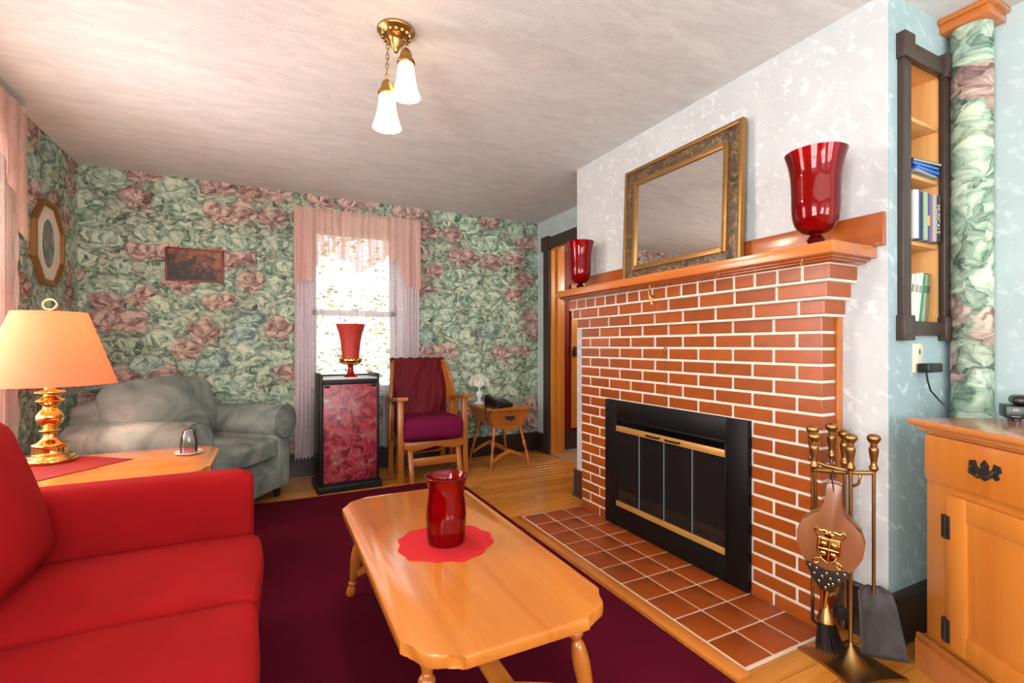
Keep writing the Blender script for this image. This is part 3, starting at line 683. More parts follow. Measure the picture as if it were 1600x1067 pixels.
# movie cases standing
st = [('white backed movie case standing leftmost in the niche', C(214, 214, 208)), ('blue topped movie case standing second in the row', C(30, 70, 150)), ('black movie case with white back text standing third', C(36, 34, 36)),
      ('pale green movie case standing fourth in the row', C(150, 170, 140)), ('blue and yellow movie case standing fifth in the row', C(46, 70, 150)), ('rose coloured movie case standing sixth in the row', C(150, 92, 96)),
      ('grey movie case standing next to the musicals set', C(160, 158, 156)), ('dark brown box set with lettering on its spine standing rightmost', C(52, 38, 40))]
x = 2.235
for i, (lab, c) in enumerate(st):
    w = .026 if i == 0 else (.034 if i == 7 else .021)
    t = thing('movie_case', lab, 'movie case', (x + w / 2, CY0, 1.568), -.22, 'movie cases standing in the niche')
    bx('case', (-w / 2 + .0006, w / 2 - .0006, -.030 + .004 * (i % 3), .105, .0004, .19), flat('stc%d' % i, c, .28), t, .002)
    if i == 7: lettering('MUSICALS', .026, flat('spine_letters', C(210, 190, 170)), t, Matrix.Translation((0, -.0275, .095)) @ Matrix.Rotation(PI / 2, 4, 'X') @ Matrix.Rotation(-PI / 2, 4, 'Z'))
    elif i == 4: bx('spine_print', (-w / 2 + .003, w / 2 - .003, -.0275, -.0255, .06, .10), flat('sp4', C(220, 170, 60)), t, 0)
    elif i in (1, 2): bx('cover_sheet', (-w / 2 - .0002, -w / 2 + .001, -.02, .10, .012, .165 if i == 2 else .15), flat('cv%d' % i, C(70, 66, 66) if i == 2 else C(190, 192, 188)), t, 0)
    x += w + .0025
# magazines
mg = [('cream paperback leaning at the left of the bottom niche shelf', C(214, 208, 190), .017, .16), ('ivory paperback leaning second on the bottom niche shelf', C(226, 222, 206), .019, .19), ('white paperback leaning third on the bottom niche shelf', C(220, 218, 210), .018, .2),
      ('green magazine with pink spot leaning on the bottom niche shelf', C(36, 140, 66), .014, .2), ('grey magazine behind the green one on the bottom niche shelf', C(146, 150, 146), .016, .14), ('dark yellow-edged booklet rightmost on the bottom niche shelf', C(110, 104, 60), .02, .12)]
x = 2.222
for i, (lab, c, w, lean) in enumerate(mg):
    t = thing('book', lab, 'book', (x, CY0, NZ0), 0, 'books leaning on the bottom niche shelf')
    sm = Matrix.Rotation(lean, 4, 'Y') @ Matrix.Rotation(-.25, 4, 'Z'); hh = .19 + .006 * (i % 3)
    bm = nb(); box(bm, .0005, w - .0005, -.012 + .002 * i, .12, w * math.sin(lean) + .0005, hh, bev=.001, m=sm); obj('cover', bm, flat('mag%d' % i, c, .45), t)
    if i == 3: 
        bm = nb(); lathe(bm, [(0, 0), (.03, 0), (.03, .001), (0, .001)], 20, sm @ Matrix.Translation((.0, .04, .09)) @ Matrix.Rotation(-PI / 2, 4, 'Y')); obj('cover_spot', bm, flat('pinkspot', C(222, 150, 150)), t)
    else:
        bm = nb(); box(bm, .003, w - .003, -.0128 + .002 * i, -.0115 + .002 * i, .12, .15, m=sm); obj('spine_print', bm, flat('magp%d' % i, scl(c, .35), .5), t)
    x += w / math.cos(lean) + .012 + (.006 if i == 5 else 0)
# outlet, charger and cord
ol = thing('wall_outlet', 'ivory wall outlet under the bookshelf niche', 'outlet', (2.305, CY0 - .001, 1.10))
bx('plate', (-.036, .036, -.008, 0, -.058, .058), 'outlet', ol, .003); bx('socket', (-.018, .018, -.011, -.006, .008, .044), 'outlet', ol, .004); bx('slot', (-.004, .006, -.0115, -.010, .016, .036), 'brown', ol, 0)
cg = thing('power_adapter', 'black power adapter plugged into the ivory outlet', 'adapter', (2.345, CY0 - .012, 1.062))
bx('body', (-.062, .05, -.04, 0, -.018, .018), 'blackp', cg, .005)
bm = nb(); pts = [(-.035, -.02, -.015), (-.03, -.022, -.05), (-.012, -.024, -.09), (.02, -.04, -.13), (.03, -.075, -.17)]
tube(bm, pts, .0032, 8); obj('cord', bm, 'blackp', cg)

# wallpapered pipe column with wooden collar
pc = thing('pipe_column', 'round wallpapered pipe column with a wooden collar in the alcove corner', 'column', (2.567, .918, 0))
bm = nb(); seg = 40; r = .066
uvl = bm.loops.layers.uv.new('UVMap'); rings = [[bm.verts.new((r * math.cos(2 * PI * i / seg), r * math.sin(2 * PI * i / seg), z)) for i in range(seg)] for z in (0, .6, 1.2, 1.8, 2.47)]
for a in range(4):
    for i in range(seg):
        f = bm.faces.new((rings[a][i], rings[a][(i + 1) % seg], rings[a + 1][(i + 1) % seg], rings[a + 1][i]))
        zz = (0, .6, 1.2, 1.8, 2.47)
        for l, (ii, z) in zip(f.loops, ((i, zz[a]), (i + 1, zz[a]), (i + 1, zz[a + 1]), (i, zz[a + 1]))): l[uvl].uv = (2 * PI * ii / seg * r * 1.0, z * 1.35)
bmesh.ops.holes_fill(bm, edges=[e for e in bm.edges if e.is_boundary])
obj('pipe', bm, 'paper_column', pc, 60)
bm = nb(); box(bm, -.084, .066, -.084, .074, 2.445, 2.498, bev=.003); box(bm, -.098, .066, -.098, .074, 2.478, 2.4995, bev=.004); obj('collar', bm, 'mantelw', pc)

# ------------------------------------------------------------------ mirror and mantel vases
mi = thing('mantel_mirror', 'gold and carved bronze framed mirror leaning on the mantel', 'mirror', (2.025, 2.012, MZ)); mi.rotation_euler = (0, .035, 0)
MW, MH = .435, .725
def frame_ring(name, w0, h0, w1, h1, x0, x1, z0, m, par, bev=.004):
    """rectangular picture-frame ring, outer half-width w0.. inner w1, heights from z0"""
    bm = nb(); c = z0
    box(bm, x0, x1, -w0, -w1, c - h0, c + h0, bev=bev); box(bm, x0, x1, w1, w0, c - h0, c + h0, bev=bev)
    box(bm, x0, x1, -w1, w1, c + h1, c + h0, bev=bev); box(bm, x0, x1, -w1, w1, c - h0, c - h1, bev=bev)
    return obj(name, bm, m, par)
hc = MH / 2 + .002
frame_ring('outer_rim', MW, MH / 2, MW - .022, MH / 2 - .022, -.012, .022, hc, 'gold', mi)
frame_ring('carved_band', MW - .02, MH / 2 - .02, MW - .085, MH / 2 - .085, -.004, .022, hc, 'frame_carved', mi)
frame_ring('inner_rim', MW - .083, MH / 2 - .083, MW - .112, MH / 2 - .112, -.012, .02, hc, 'gold', mi)
bx('glass', (-.0005, .006, -MW + .105, MW - .105, hc - MH / 2 + .105, hc + MH / 2 - .105), 'mirror', mi, 0)
def hurricane(lab, loc, s=1.0):
    t = thing('hurricane_vase', lab, 'vase', loc, 0, 'red glass hurricane vases on the mantel')
    out = [(0, .055), (.022, .056), (.048, .066), (.072, .095), (.082, .14), (.084, .22), (.087, .28), (.095, .33), (.107, .372)]
    out = smooth(out, 4)
    pr = out + [(.1035, .373)] + [(max(r - .004, 0), z + .003) for r, z in out[::-1][1:]]
    bm = nb(); lathe(bm, [(r * s, z * s) for r, z in pr], 56); obj('bowl', bm, 'redglass', t)
    bm = nb(); lathe(bm, [(r * s, z * s) for r, z in [(0, 0), (.04, 0), (.043, .004), (.036, .010), (.02, .015), (.026, .024), (.031, .034), (.026, .045), (.018, .05), (.022, .057), (0, .058)]], 28); obj('stem', bm, 'darkred', t)
    return t
hurricane('red glass hurricane vase at the near end of the mantel, right of the mirror', (1.93, 1.165, MZ + .0005), 1.02)
hurricane('red glass hurricane vase at the far end of the mantel, left of the mirror', (1.935, 2.80, MZ + .0005), .92)

# ------------------------------------------------------------------ rug, sofa, tables
bm = nb(); box(bm, -1.15, 1.405, -.6, 3.90, .0006, .012, bev=.005); tag(obj('area_rug', bm, 'rug'), 'burgundy area rug under the coffee table and sofa', 'rug')
GZ = .0122
# sofa
sf = thing('red_sofa', 'red velvet sofa along the left wall', 'sofa', (0, 0, GZ))
bm = nb(); softbox(bm, -1.14, -.075, .35, 2.12, .05, .30, .02, 6); obj('base', bm, 'sofa', sf, 60)
bm = nb(); softbox(bm, -1.14, -.065, 2.105, 2.255, .05, .645, .045, 14, (.0, .012, .006)); obj('arm', bm, 'sofa', sf, 60)
bm = nb(); softbox(bm, -1.14, -.065, .19, .345, .05, .645, .045, 14, (.0, .012, .006)); obj('arm', bm, 'sofa', sf, 60)
bm = nb(); softbox(bm, -1.16, -.95, .35, 2.1, .05, .78, .06, 10, (.02, 0, .01)); obj('backrest', bm, 'sofa', sf, 60)
cy = [(1.562, 2.100), (1.018, 1.556), (.475, 1.012)]
for i, (a, b_) in enumerate(cy):
    bm = nb(); softbox(bm, -.98, -.038, a, b_, .295, .425, .035, 18, (.012, .004, .03), None, .006, i * 7); obj('seat_cushion', bm, 'sofa', sf, 60)
    bm = nb(); m = Matrix.Translation((-.71, 0, .43)) @ Matrix.Rotation(math.radians(-15), 4, 'Y')
    softbox(bm, -.1, .1, a + .01, b_ - .015, 0, .50, .075, 16, (.05, .012, .02), m, .006, i * 5 + 3); obj('back_cushion', bm, 'sofa', sf, 60)
for xx in (-1.08, -.13):
    for yy in (.25, 2.19): bx('foot', (xx - .03, xx + .03, yy - .03, yy + .03, 0, .06), 'blackw', sf, .004)

def clipped(x0, x1, y0, y1, c, n=5, scallop=True):
    """outline of a table top whose corners are notched with a scallop"""
    pts = []
    for (cx, cy, a0) in ((x1, y1, 0), (x0, y1, 1), (x0, y0, 2), (x1, y0, 3)):
        sx = 1 if cx == x1 else -1; sy = 1 if cy == y1 else -1
        q = [(0, 1.0), (.07, .985), (.14, .93), (.18, .84), (.195, .73), (.225, .60), (.28, .475), (.36, .36)]
        q = q + [(b_, a_) for a_, b_ in q[-2::-1]]
        seq = [Vector((cx - sx * c * a_, cy - sy * c * b_)) for a_, b_ in q]
        if a0 % 2 == 1: seq = seq[::-1]
        pts += [(p.x, p.y) for p in seq]
    return pts
LEGP = [(.012, 0), (.018, .01), (.021, .05), (.017, .10), (.012, .13), (.018, .15), (.018, .17), (.013, .19), (.017, .24), (.024, .42), (.026, .55), (.02, .66), (.014, .70), (.022, .73), (.022, .76), (.014, .79), (.02, .84), (.024, .9), (.024, 1.0)]
LEGP2 = [(.009, 0), (.014, .02), (.014, .06), (.009, .09), (.013, .115), (.009, .14), (.015, .2), (.018, .28), (.010, .34), (.018, .37), (.010, .4), (.016, .5), (.019, .58), (.010, .64), (.019, .67), (.010, .7), (.017, .8), (.016, 1.0)]
ct = thing('coffee_table', 'long orange maple coffee table with notched corners on the rug', 'table', (.58, 1.71, GZ + .003))
TZ = .408
bm = nb(); prism(bm, clipped(-.30, .30, -.66, .67, .125), TZ - .032, TZ, None, .005, 2); obj('table_top', bm, 'maple', ct, 35)
for sx in (-1, 1):
    for sy in (-1, 1):
        bm = nb(); turned(bm, (sx * .262, sy * .57, 0), (sx * .215, sy * .50, TZ - .031), LEGP, 20); obj('leg', bm, 'maplez', ct, 50)
bx('apron', (-.2, .2, -.5, .5, TZ - .06, TZ - .03), 'maple', ct, .003)
for sy in (-1, 1):
    bm = nb(); pts = [(-.24, .10), (-.12, .135), (0, .17), (.12, .135), (.24, .10), (.24, .125), (.12, .17), (0, .21), (-.12, .17), (-.24, .125)]
    prism(bm, pts, -.009, .009, Matrix.Translation((0, sy * .53, 0)) @ Matrix.Rotation(PI / 2, 4, 'X')); obj('stretcher', bm, 'maplex', ct)
bx('long_stretcher', (-.03, .03, -.52, .52, .175, .193), 'maple', ct, .004)
CTZ = GZ + TZ + .003
# doily and red vase
bm = nb(); n = 72; pts = []
for i in range(n):
    a = 2 * PI * i / n; rr_ = .172 * (1 + .035 * math.cos(a * 12) + .025 * math.cos(a * 5 + 1) + random.uniform(-.012, .012)); pts.append((rr_ * math.cos(a), rr_ * math.sin(a)))
prism(bm, pts, 0, .003); tag(obj('doily', bm, 'doily', None, 40, (.575, 1.70, CTZ + .0004)), 'scalloped red felt doily under the coffee table vase', 'doily')
vs = thing('red_glass_vase', 'ruby red glass vase standing on the coffee table doily', 'vase', (.575, 1.692, CTZ + .0042))
out = [(0, 0), (.058, 0), (.066, .004), (.069, .02), (.072, .06), (.073, .11), (.069, .15), (.066, .18), (.069, .21), (.079, .242)]; out = out[:2] + smooth(out[2:], 4)
bm = nb(); lathe(bm, out + [(.076, .2435)] + [(max(r - .0045, 0), max(z, .012)) for r, z in out[::-1][1:]], 48); obj('bowl', bm, 'redglass', vs)
bm = nb(); lathe(bm, [(0, .012), (.06, .012), (.064, .022), (.064, .05), (0, .05)], 40); obj('base_pool', bm, 'darkred', vs)
bm = nb(); tube(bm, [(.0775 * math.cos(2 * PI * i / 48), .0775 * math.sin(2 * PI * i / 48), .243) for i in range(48)], .0024, 6, True); obj('rim', bm, 'darkred', vs)

# end table behind the sofa arm
et = thing('end_table', 'orange maple end table with notched corners behind the sofa arm', 'table', (-.73, 2.79, GZ + .003))
EZ = .588
bm = nb(); prism(bm, clipped(-.47, .48, -.33, .31, .11), EZ - .03, EZ, None, .005, 2); obj('table_top', bm, 'maplex', et, 35)
for sx in (-1, 1):
    for sy in (-1, 1):
        bm = nb(); turned(bm, (sx * .42, sy * .26, 0), (sx * .37, sy * .22, EZ - .029), LEGP, 16); obj('leg', bm, 'maplez', et, 50)
bx('apron', (-.38, .38, -.23, .22, EZ - .1, EZ - .029), 'maplex', et, .003)
ETZ = GZ + EZ + .003
bm = nb(); prism(bm, [(-1.19, 2.60), (-.86, 2.56), (-.60, 2.885), (-.86, 3.085), (-1.19, 3.085)], 0, .0025, Matrix.Translation((0, 0, ETZ + .0004))); tag(obj('table_runner', bm, 'runner'), 'crimson velvet table runner under the brass lamp', 'table runner')
# brass table lamp
tl = thing('table_lamp', 'polished brass table lamp with a lit peach shade on the end table', 'lamp', (-.93, 2.98, ETZ + .0032))
bm = nb(); lathe(bm, [(0, 0)] + smooth([(.097, 0), (.1, .008), (.098, .018), (.088, .024), (.084, .034), (.07, .04), (.064, .046), (.062, .075), (.067, .08), (.062, .088), (.045, .098), (.032, .108), (.028, .118), (.026, .14), (.038, .146), (.039, .151), (.026, .157), (.027, .166), (.043, .185), (.05, .205), (.048, .222), (.035, .24), (.026, .252), (.03, .268), (.05, .285), (.049, .291), (.026, .305), (.024, .318), (.052, .323), (.054, .329), (.03, .336), (.021, .34), (.021, .39)], 4) + [(0, .39)], 64); obj('base', bm, 'brass', tl, 70)
def zc(r0, r1, z0, z1, th=.002): return [(r0, z0), (r1, z1), (r1 - th, z1), (r0 - th, z0), (r0, z0)]
bm = nb(); lathe(bm, zc(.246, .134, .362, .700), 96); obj('shade', bm, 'peach', tl)
bm = nb()
for i in range(3): a = i * 2 * PI / 3; tube(bm, [(0, 0, .69), (.131 * math.cos(a), .131 * math.sin(a), .698)], .0025, 6)
tube(bm, [(0, 0, .39), (0, 0, .42), (.05, 0, .46), (.07, 0, .56), (.05, 0, .66), (0, 0, .69)], .0025, 6); tube(bm, [(0, 0, .42), (-.05, 0, .46), (-.07, 0, .56), (-.05, 0, .66), (0, 0, .69), (0, 0, .712)], .0025, 6); obj('harp', bm, 'brass', tl)
bm = nb(); tube(bm, [(.033 * math.cos(a) * .894, .033 * math.cos(a) * -.447, .737 + .024 * math.sin(a)) for a in [2 * PI * i / 24 for i in range(24)]], .0045, 8, True); obj('finial_ring', bm, 'brass', tl)
bm = nb(); lathe(bm, [(0, .42), (.014, .42), (.016, .45), (.03, .49), (.033, .52), (.022, .55), (0, .558)], 16); obj('bulb', bm, 'bulb', tl)
ld = bpy.data.lights.new('table_lamp_light', 'POINT'); ld.energy = 10.5; ld.color = (1, .74, .54); ld.shadow_soft_size = .04; lo = bpy.data.objects.new('table_lamp_light', ld); COL.objects.link(lo); lo.location = (-.93, 2.98, ETZ + .60)
# glass cup on saucer
gc = thing('glass_cup', 'small glass cup with red contents on a white saucer at the end table corner', 'cup', (-.375, 2.89, ETZ + .0006))
bm = nb(); lathe(bm, [(0, 0), (.03, 0), (.034, .003), (.062, .012), (.062, .015), (.034, .006), (0, .005)], 28); obj('saucer', bm, 'chromew', gc)
o_ = [(0, .006), (.036, .006), (.038, .012), (.037, .05), (.033, .09), (.026, .118), (.014, .128)]
bm = nb(); lathe(bm, o_ + [(max(r - .002, 0), z - .001) for r, z in o_[::-1]], 28); obj('glass', bm, 'clearglass', gc)
bm = nb(); lathe(bm, [(0, .009), (.034, .009), (.034, .034), (0, .036)], 24); obj('red_filling', bm, flat('red_filling', C(206, 50, 30)), gc)
bm = nb(); lathe(bm, [(0, .037), (.028, .037), (.031, .05), (.02, .06), (0, .056)], 12); obj('green_filling', bm, flat('green_filling', C(84, 92, 56)), gc)
bm = nb(); tube(bm, [(.03, -.012, .05), (.03, -.015, .09), (.03, -.015, .128)], .0035, 8); obj('handle', bm, 'iron', gc)

# ------------------------------------------------------------------ grey-green armchair
ac = thing('grey_armchair', 'grey-green suede armchair with rolled arms in the far left corner', 'armchair', (-.15, 3.665, .0), math.atan2(-.55, .835))
bm = nb(); softbox(bm, -.80, -.02, -.43, .43, .08, .34, .03, 8); obj('base', bm, 'suede', ac, 60)
bm = nb(); softbox(bm, -.008, .012, -.40, .40, .10, .245, .008, 8); obj('front_panel', bm, 'suede', ac, 60)
bm = nb(); softbox(bm, -.66, .03, -.318, .318, .33, .475, .035, 16, (.006, .0, .022), None, .005); obj('seat_cushion', bm, 'suede', ac, 60)
for s in (-1, 1):
    bm = nb(); softbox(bm, -.80, 0, s * .43 - .085, s * .43 + .085, .08, .60, .03, 8, (0, .01, 0))
    o = obj('arm', bm, 'suede', ac, 60)
    bm = nb(); m = Matrix.Translation((.012, s * .44, .575)) @ Matrix.Rotation(-PI / 2, 4, 'Y')
    lathe(bm, [(0, -.012), (.085, -.01), (.122, 0), (.130, .02), (.130, .2), (.126, .5), (.122, .78), (0, .8)], 32, m); obj('arm_roll', bm, 'suede', o, 50)
    bm = nb(); tube(bm, [(.004, s * .44 + .127 * math.cos(a), .575 + .127 * math.sin(a)) for a in [2 * PI * i / 32 for i in range(32)]], .0055, 8, True); obj('piping', bm, 'pipingm', o)
bm = nb(); softbox(bm, -.84, -.66, -.46, .46, .08, .80, .06, 10, (.02, 0, .02)); obj('backrest', bm, 'suede', ac, 60)
bm = nb(); m = Matrix.Translation((-.56, 0, .47)) @ Matrix.Rotation(math.radians(-13), 4, 'Y')
softbox(bm, -.1, .1, -.40, .40, 0, .45, .085, 18, (.055, .02, .025), m, .008, 2); bc = obj('back_cushion', bm, 'suede', ac, 60)
for xx in (-.76, -.06):
    for yy in (-.42, .42):
        bm = nb(); lathe(bm, [(0, .0135), (.022, .0135), (.03, .085), (0, .085)], 12, Matrix.Translation((xx, yy, 0))); obj('foot', bm, 'blackw', ac)

# ------------------------------------------------------------------ media cabinet and red lamp
mc = thing('media_cabinet', 'tall black cabinet with red floral glass door in front of the window', 'cabinet', (.56, 4.0, 0), math.radians(2.5))
hw = .228; MCZ = .895
bx('plinth', (-hw - .02, hw + .02, -.025, .34, .0, .055), 'blackw', mc, .006)
bx('side_panel', (-hw, -hw + .022, 0, .32, .055, MCZ + .03), 'blackw', mc, .003); bx('side_panel', (hw - .022, hw, 0, .32, .055, MCZ + .03), 'blackw', mc, .003)
bx('back_panel', (-hw + .02, hw - .02, .30, .315, .055, MCZ + .012), 'blackw', mc, 0)
bx('top_panel', (-hw + .02, hw - .02, .0, .305, MCZ - .02, MCZ), flat('pale_top_laminate', C(196, 194, 192), .3), mc, .002)
bx('top_rail', (-hw + .02, hw - .02, -.004, .012, MCZ - .05, MCZ - .012), 'blackw', mc, .002)
dr = bx('door', (-hw + .024, hw - .024, -.012, -.002, .075, MCZ - .052), 'redprint', mc, .002)
bx('hinge', (-hw + .03, -hw + .07, -.018, -.01, MCZ - .075, MCZ - .058), 'black', dr); bx('hinge', (hw - .07, hw - .03, -.018, -.01, MCZ - .075, MCZ - .058), 'black', dr)
bx('bottom_shelf', (-hw + .02, hw - .02, .0, .305, .055, .072), 'blackw', mc, 0)
rl = thing('red_pedestal_lamp', 'red flared glass lamp with gold band on the black cabinet', 'lamp', (.575, 4.10, MCZ + .0006))
bm = nb(); lathe(bm, [(0, 0), (.052, 0), (.05, .008), (.034, .02), (.022, .05), (.02, .085), (.024, .10), (0, .10)], 28); obj('stem', bm, 'redglass', rl)
bm = nb(); lathe(bm, [(0, .098), (.05, .1), (.075, .11), (.088, .125), (.09, .14), (.085, .15), (0, .152)], 32); b0 = obj('gold_band', bm, 'brass', rl)
bm = nb()
for i in range(24): a = 2 * PI * i / 24; lathe(bm, [(0, -.006), (.006, 0), (0, .006)], 6, Matrix.Translation((.088 * math.cos(a), .088 * math.sin(a), .147)))
obj('bead_ring', bm, 'brass', b0)
bm = nb(); lathe(bm, [(.066, .15), (.07, .2), (.077, .28), (.092, .36), (.116, .43), (.113, .43), (.089, .36), (.074, .28), (.067, .2), (.063, .152)], 36); obj('shade', bm, 'redshade', rl)

# ------------------------------------------------------------------ glider rocker
gr = thing('glider_rocker', 'oak glider rocking chair with burgundy cover and magenta seat', 'chair', (1.25, 3.985, 0), math.radians(2))
def bar(name, p0, p1, w, d, m, parent, bev=.004):
    bm = nb(); mm, L = along(p0, p1); box(bm, -w / 2, w / 2, -d / 2, d / 2, 0, L, bev=bev, m=mm); return obj(name, bm, m, parent)
for s in (-1, 1):
    x = s * .29
    bar('arm_post', (x, .02, .0), (x, .035, .69), .046, .04, 'oak', gr)
    bar('rear_post', (x, .36, .0), (x, .33, .62), .042, .036, 'oak', gr)
    bm = nb(); prism(bm, [(-.045, -.05), (.045, -.05), (.048, .1), (.028, .3), (.02, .42), (-.02, .42), (-.03, .3), (-.045, .1)], .0, .03, Matrix.Translation((x, .0, .688)) @ Matrix.Rotation(math.radians(-6), 4, 'X'), .004); obj('armrest', bm, 'oakx', gr)
    bar('base_leg', (s * .215, -.055, .006), (s * .215, .02, .30), .04, .04, 'oak', gr); bar('base_leg', (s * .215, .42, .006), (s * .215, .34, .30), .04, .04, 'oak', gr)
    bx('base_rail', (s * .215 - .018, s * .215 + .018, -.078, .44, .0005, .03), 'oak', gr, .004)
    bm = nb(); side = [(.0, .30), (-.03, .45), (-.02, .62), (.005, .8), (.03, .92), (.065, 1.0), (.10, 1.015), (.115, .96), (.10, .8), (.07, .6), (.055, .45), (.05, .3)]
    mm = Matrix.Translation((s * .283, .35, 0)) @ Matrix.Rotation(s * .42, 4, 'Z') @ Matrix.Rotation(PI / 2, 4, 'Z') @ Matrix.Rotation(PI / 2, 4, 'X')
    bm2 = nb(); prism(bm2, [(a * 1.15 + .09 * (b_ - .3) - .07, b_) for a, b_ in side], -.013, .013, mm, .004); bm.free(); obj('back_wing', bm2, 'oak', gr)
bx('cross_stretcher', (-.2, .2, -.02, .012, .135, .20), 'oakx', gr, .004); bx('cross_stretcher', (-.2, .2, .36, .39, .16, .215), 'oakx', gr, .004)
bm = nb(); ap = [(-.27, .335), (.27, .335), (.27, .285), (.2, .262), (.12, .272), (0, .298), (-.12, .272), (-.2, .262), (-.27, .285)][::-1]
prism(bm, ap, 0, .022, Matrix.Translation((0, .0, 0)) @ Matrix.Rotation(PI / 2, 4, 'X'), .003); obj('front_apron', bm, 'oakx', gr)
bx('seat_frame', (-.265, .265, .0, .42, .30, .338), 'oakx', gr, .004)
bm = nb(); softbox(bm, -.264, .264, -.05, .40, .338, .53, .055, 14, (.01, .02, .012), None, .006); obj('seat_cushion', bm, 'magenta', gr, 60)
bar('top_rail', (-.24, .475, .98), (.24, .475, .98), .06, .02, 'oakx', gr)
bm = nb()
def cov(u, v):
    xx = (u - .5) * (.475 + .04 * v); z = .45 + .585 * v; y_ = .32 + .15 * v - .045 * math.cos((u - .5) * PI)
    f = .004 * math.sin(u * 44 + v * 5) * (v ** 2) + .008 * math.sin((u * 9 - v * 6)) + .022 * mnoise.noise(Vector((u * 8 - v * 2.2, v * 2.6, 3)))
    return Vector((xx, y_ + f, z + .006 * math.sin(u * 40) * v))
def covb(u, v): 
    p = cov(u, v); p.y += .055; return p
g1 = sheet(bm, cov, 44, 36); g2 = sheet(bm, covb, 44, 36)
for i in range(44): bm.faces.new((g1[i][36], g1[i + 1][36], g2[i + 1][36], g2[i][36])); bm.faces.new((g1[i][0], g2[i][0], g2[i + 1][0], g1[i + 1][0]))
for j in range(36): bm.faces.new((g1[0][j], g1[0][j + 1], g2[0][j + 1], g2[0][j])); bm.faces.new((g1[44][j], g2[44][j], g2[44][j + 1], g1[44][j + 1]))
obj('back_cover', bm, 'burgundy', gr, 70)
bm = nb(); softbox(bm, -.19, .16, .28, .36, .20, .31, .03, 8, (.02, .02, .02), None, .01); obj('cover_tail', bm, 'burgundy', gr, 60)

# ------------------------------------------------------------------ side table, telephone, glass lamp
sd = thing('side_table', 'small oak bucket-sided end table with turned legs by the doorway', 'table', (1.985, 4.255, 0))
SZ = .575
bm = nb(); prism(bm, clipped(-.245, .235, -.30, .30, .06), SZ - .02, SZ, None, .003, 2); obj('table_top', bm, 'oakx', sd, 35)
bm = nb(); T0 = [(-.215, -.265), (.205, -.265), (.205, .265), (-.215, .265)]; B0 = [(-.165, -.215), (.155, -.215), (.155, .215), (-.165, .215)]
tv = [bm.verts.new((x, y_, SZ - .02)) for x, y_ in T0]; bv = [bm.verts.new((x, y_, SZ - .175)) for x, y_ in B0]
bm.faces.new(tv); bm.faces.new(bv[::-1])
for i in range(4): bm.faces.new((bv[i], bv[(i + 1) % 4], tv[(i + 1) % 4], tv[i]))
bmesh.ops.bevel(bm, geom=bm.edges[:], offset=.006, segments=2, affect='EDGES'); obj('bucket_body', bm, 'oak', sd, 35)
bm = nb(); sc_ = [(-.15, 0), (-.15, -.012), (-.08, -.02), (-.03, -.045), (0, -.05), (.03, -.045), (.08, -.02), (.14, -.012), (.14, 0)]
prism(bm, sc_, -.008, .008, Matrix.Translation((0, -.207, SZ - .172)) @ Matrix.Rotation(PI / 2, 4, 'X')); obj('scalloped_skirt', bm, 'oak', sd)
bm = nb(); mm = Matrix.Translation((0, -.243, SZ - .095)) @ Matrix.Rotation(PI / 2 - .3, 4, 'X')
mm = mm @ Matrix.Scale(1.35, 4)
prism(bm, [(-.05, .01), (-.03, -.004), (-.036, -.02), (-.012, -.012), (0, -.026), (.012, -.012), (.036, -.02), (.03, -.004), (.05, .01), (.024, .012), (.012, .008), (0, .03), (-.012, .008), (-.024, .012)][::-1], -.002, .005, mm); obj('pull', bm, 'iron', sd)
fe = {}
for sx in (-1, 1):
    for sy in (-1, 1):
        p0 = (sx * .205 - .0, sy * .262, 0); fe[sx, sy] = p0
        bm = nb(); turned(bm, p0, (sx * .13, sy * .18, SZ - .165), [(r * (.95 if .2 < z < .68 else 1.0), z) for r, z in LEGP2], 16); obj('leg', bm, 'oak', sd, 50)
for sy in (-1, 1):
    bm = nb(); pts = [(-.17, .09), (-.1, .135), (0, .175), (.1, .135), (.17, .09), (.17, .125), (.1, .165), (0, .205), (-.1, .165), (-.17, .125)]
    prism(bm, [(x * 1.02, z - .02) for x, z in pts], -.009, .009, Matrix.Translation((0, sy * .235, 0)) @ Matrix.Rotation(PI / 2, 4, 'X'), .002); obj('stretcher', bm, 'oakx', sd)
bx('long_stretcher', (-.022, .022, -.24, .24, .155, .172), 'oak', sd, .003)
ph = thing('desk_telephone', 'black desk telephone with handset and coiled cord on the side table', 'telephone', (1.915, 4.11, SZ + .0006), math.radians(14))
bm = nb(); vs_ = [(-.10, -.10, 0), (.10, -.10, 0), (.10, .10, 0), (-.10, .10, 0), (-.10, -.10, .03), (.10, -.10, .03), (.10, .10, .085), (-.10, .10, .085)]
V_ = [bm.verts.new(v) for v in vs_]
for f in ((3, 2, 1, 0), (4, 5, 6, 7), (0, 1, 5, 4), (1, 2, 6, 5), (2, 3, 7, 6), (3, 0, 4, 7)): bm.faces.new([V_[i] for i in f])
bmesh.ops.bevel(bm, geom=bm.edges[:], offset=.008, segments=2, affect='EDGES'); obj('body', bm, 'blackp', ph)
tm_ = Matrix.Translation((0, -.1, .032)) @ Matrix.Rotation(math.atan2(.055, .2), 4, 'X')
bm = nb(); box(bm, -.02, .085, .125, .175, -.001, .005, bev=.002, m=tm_); obj('display', bm, flat('grey_display', C(120, 128, 124), .2), ph)
kb = nb()
for i in range(3):
    for j in range(4): 
        bm = nb(); box(bm, -.01 + i * .03, .012 + i * .03, .022 + j * .023, .038 + j * .023, -.001, .004, bev=.001, m=tm_); obj('key', bm, flat('dark_key', C(56, 56, 58)), ph)
kb.free()
bm = nb(); softbox(bm, -.098, -.05, .0, .2, .0, .028, .012, 8, m=tm_); softbox(bm, -.1, -.046, .0, .05, -.005, .034, .014, 8, m=tm_); softbox(bm, -.1, -.046, .15, .2, -.005, .034, .014, 8, m=tm_); obj('handset', bm, 'blackp', ph, 60)
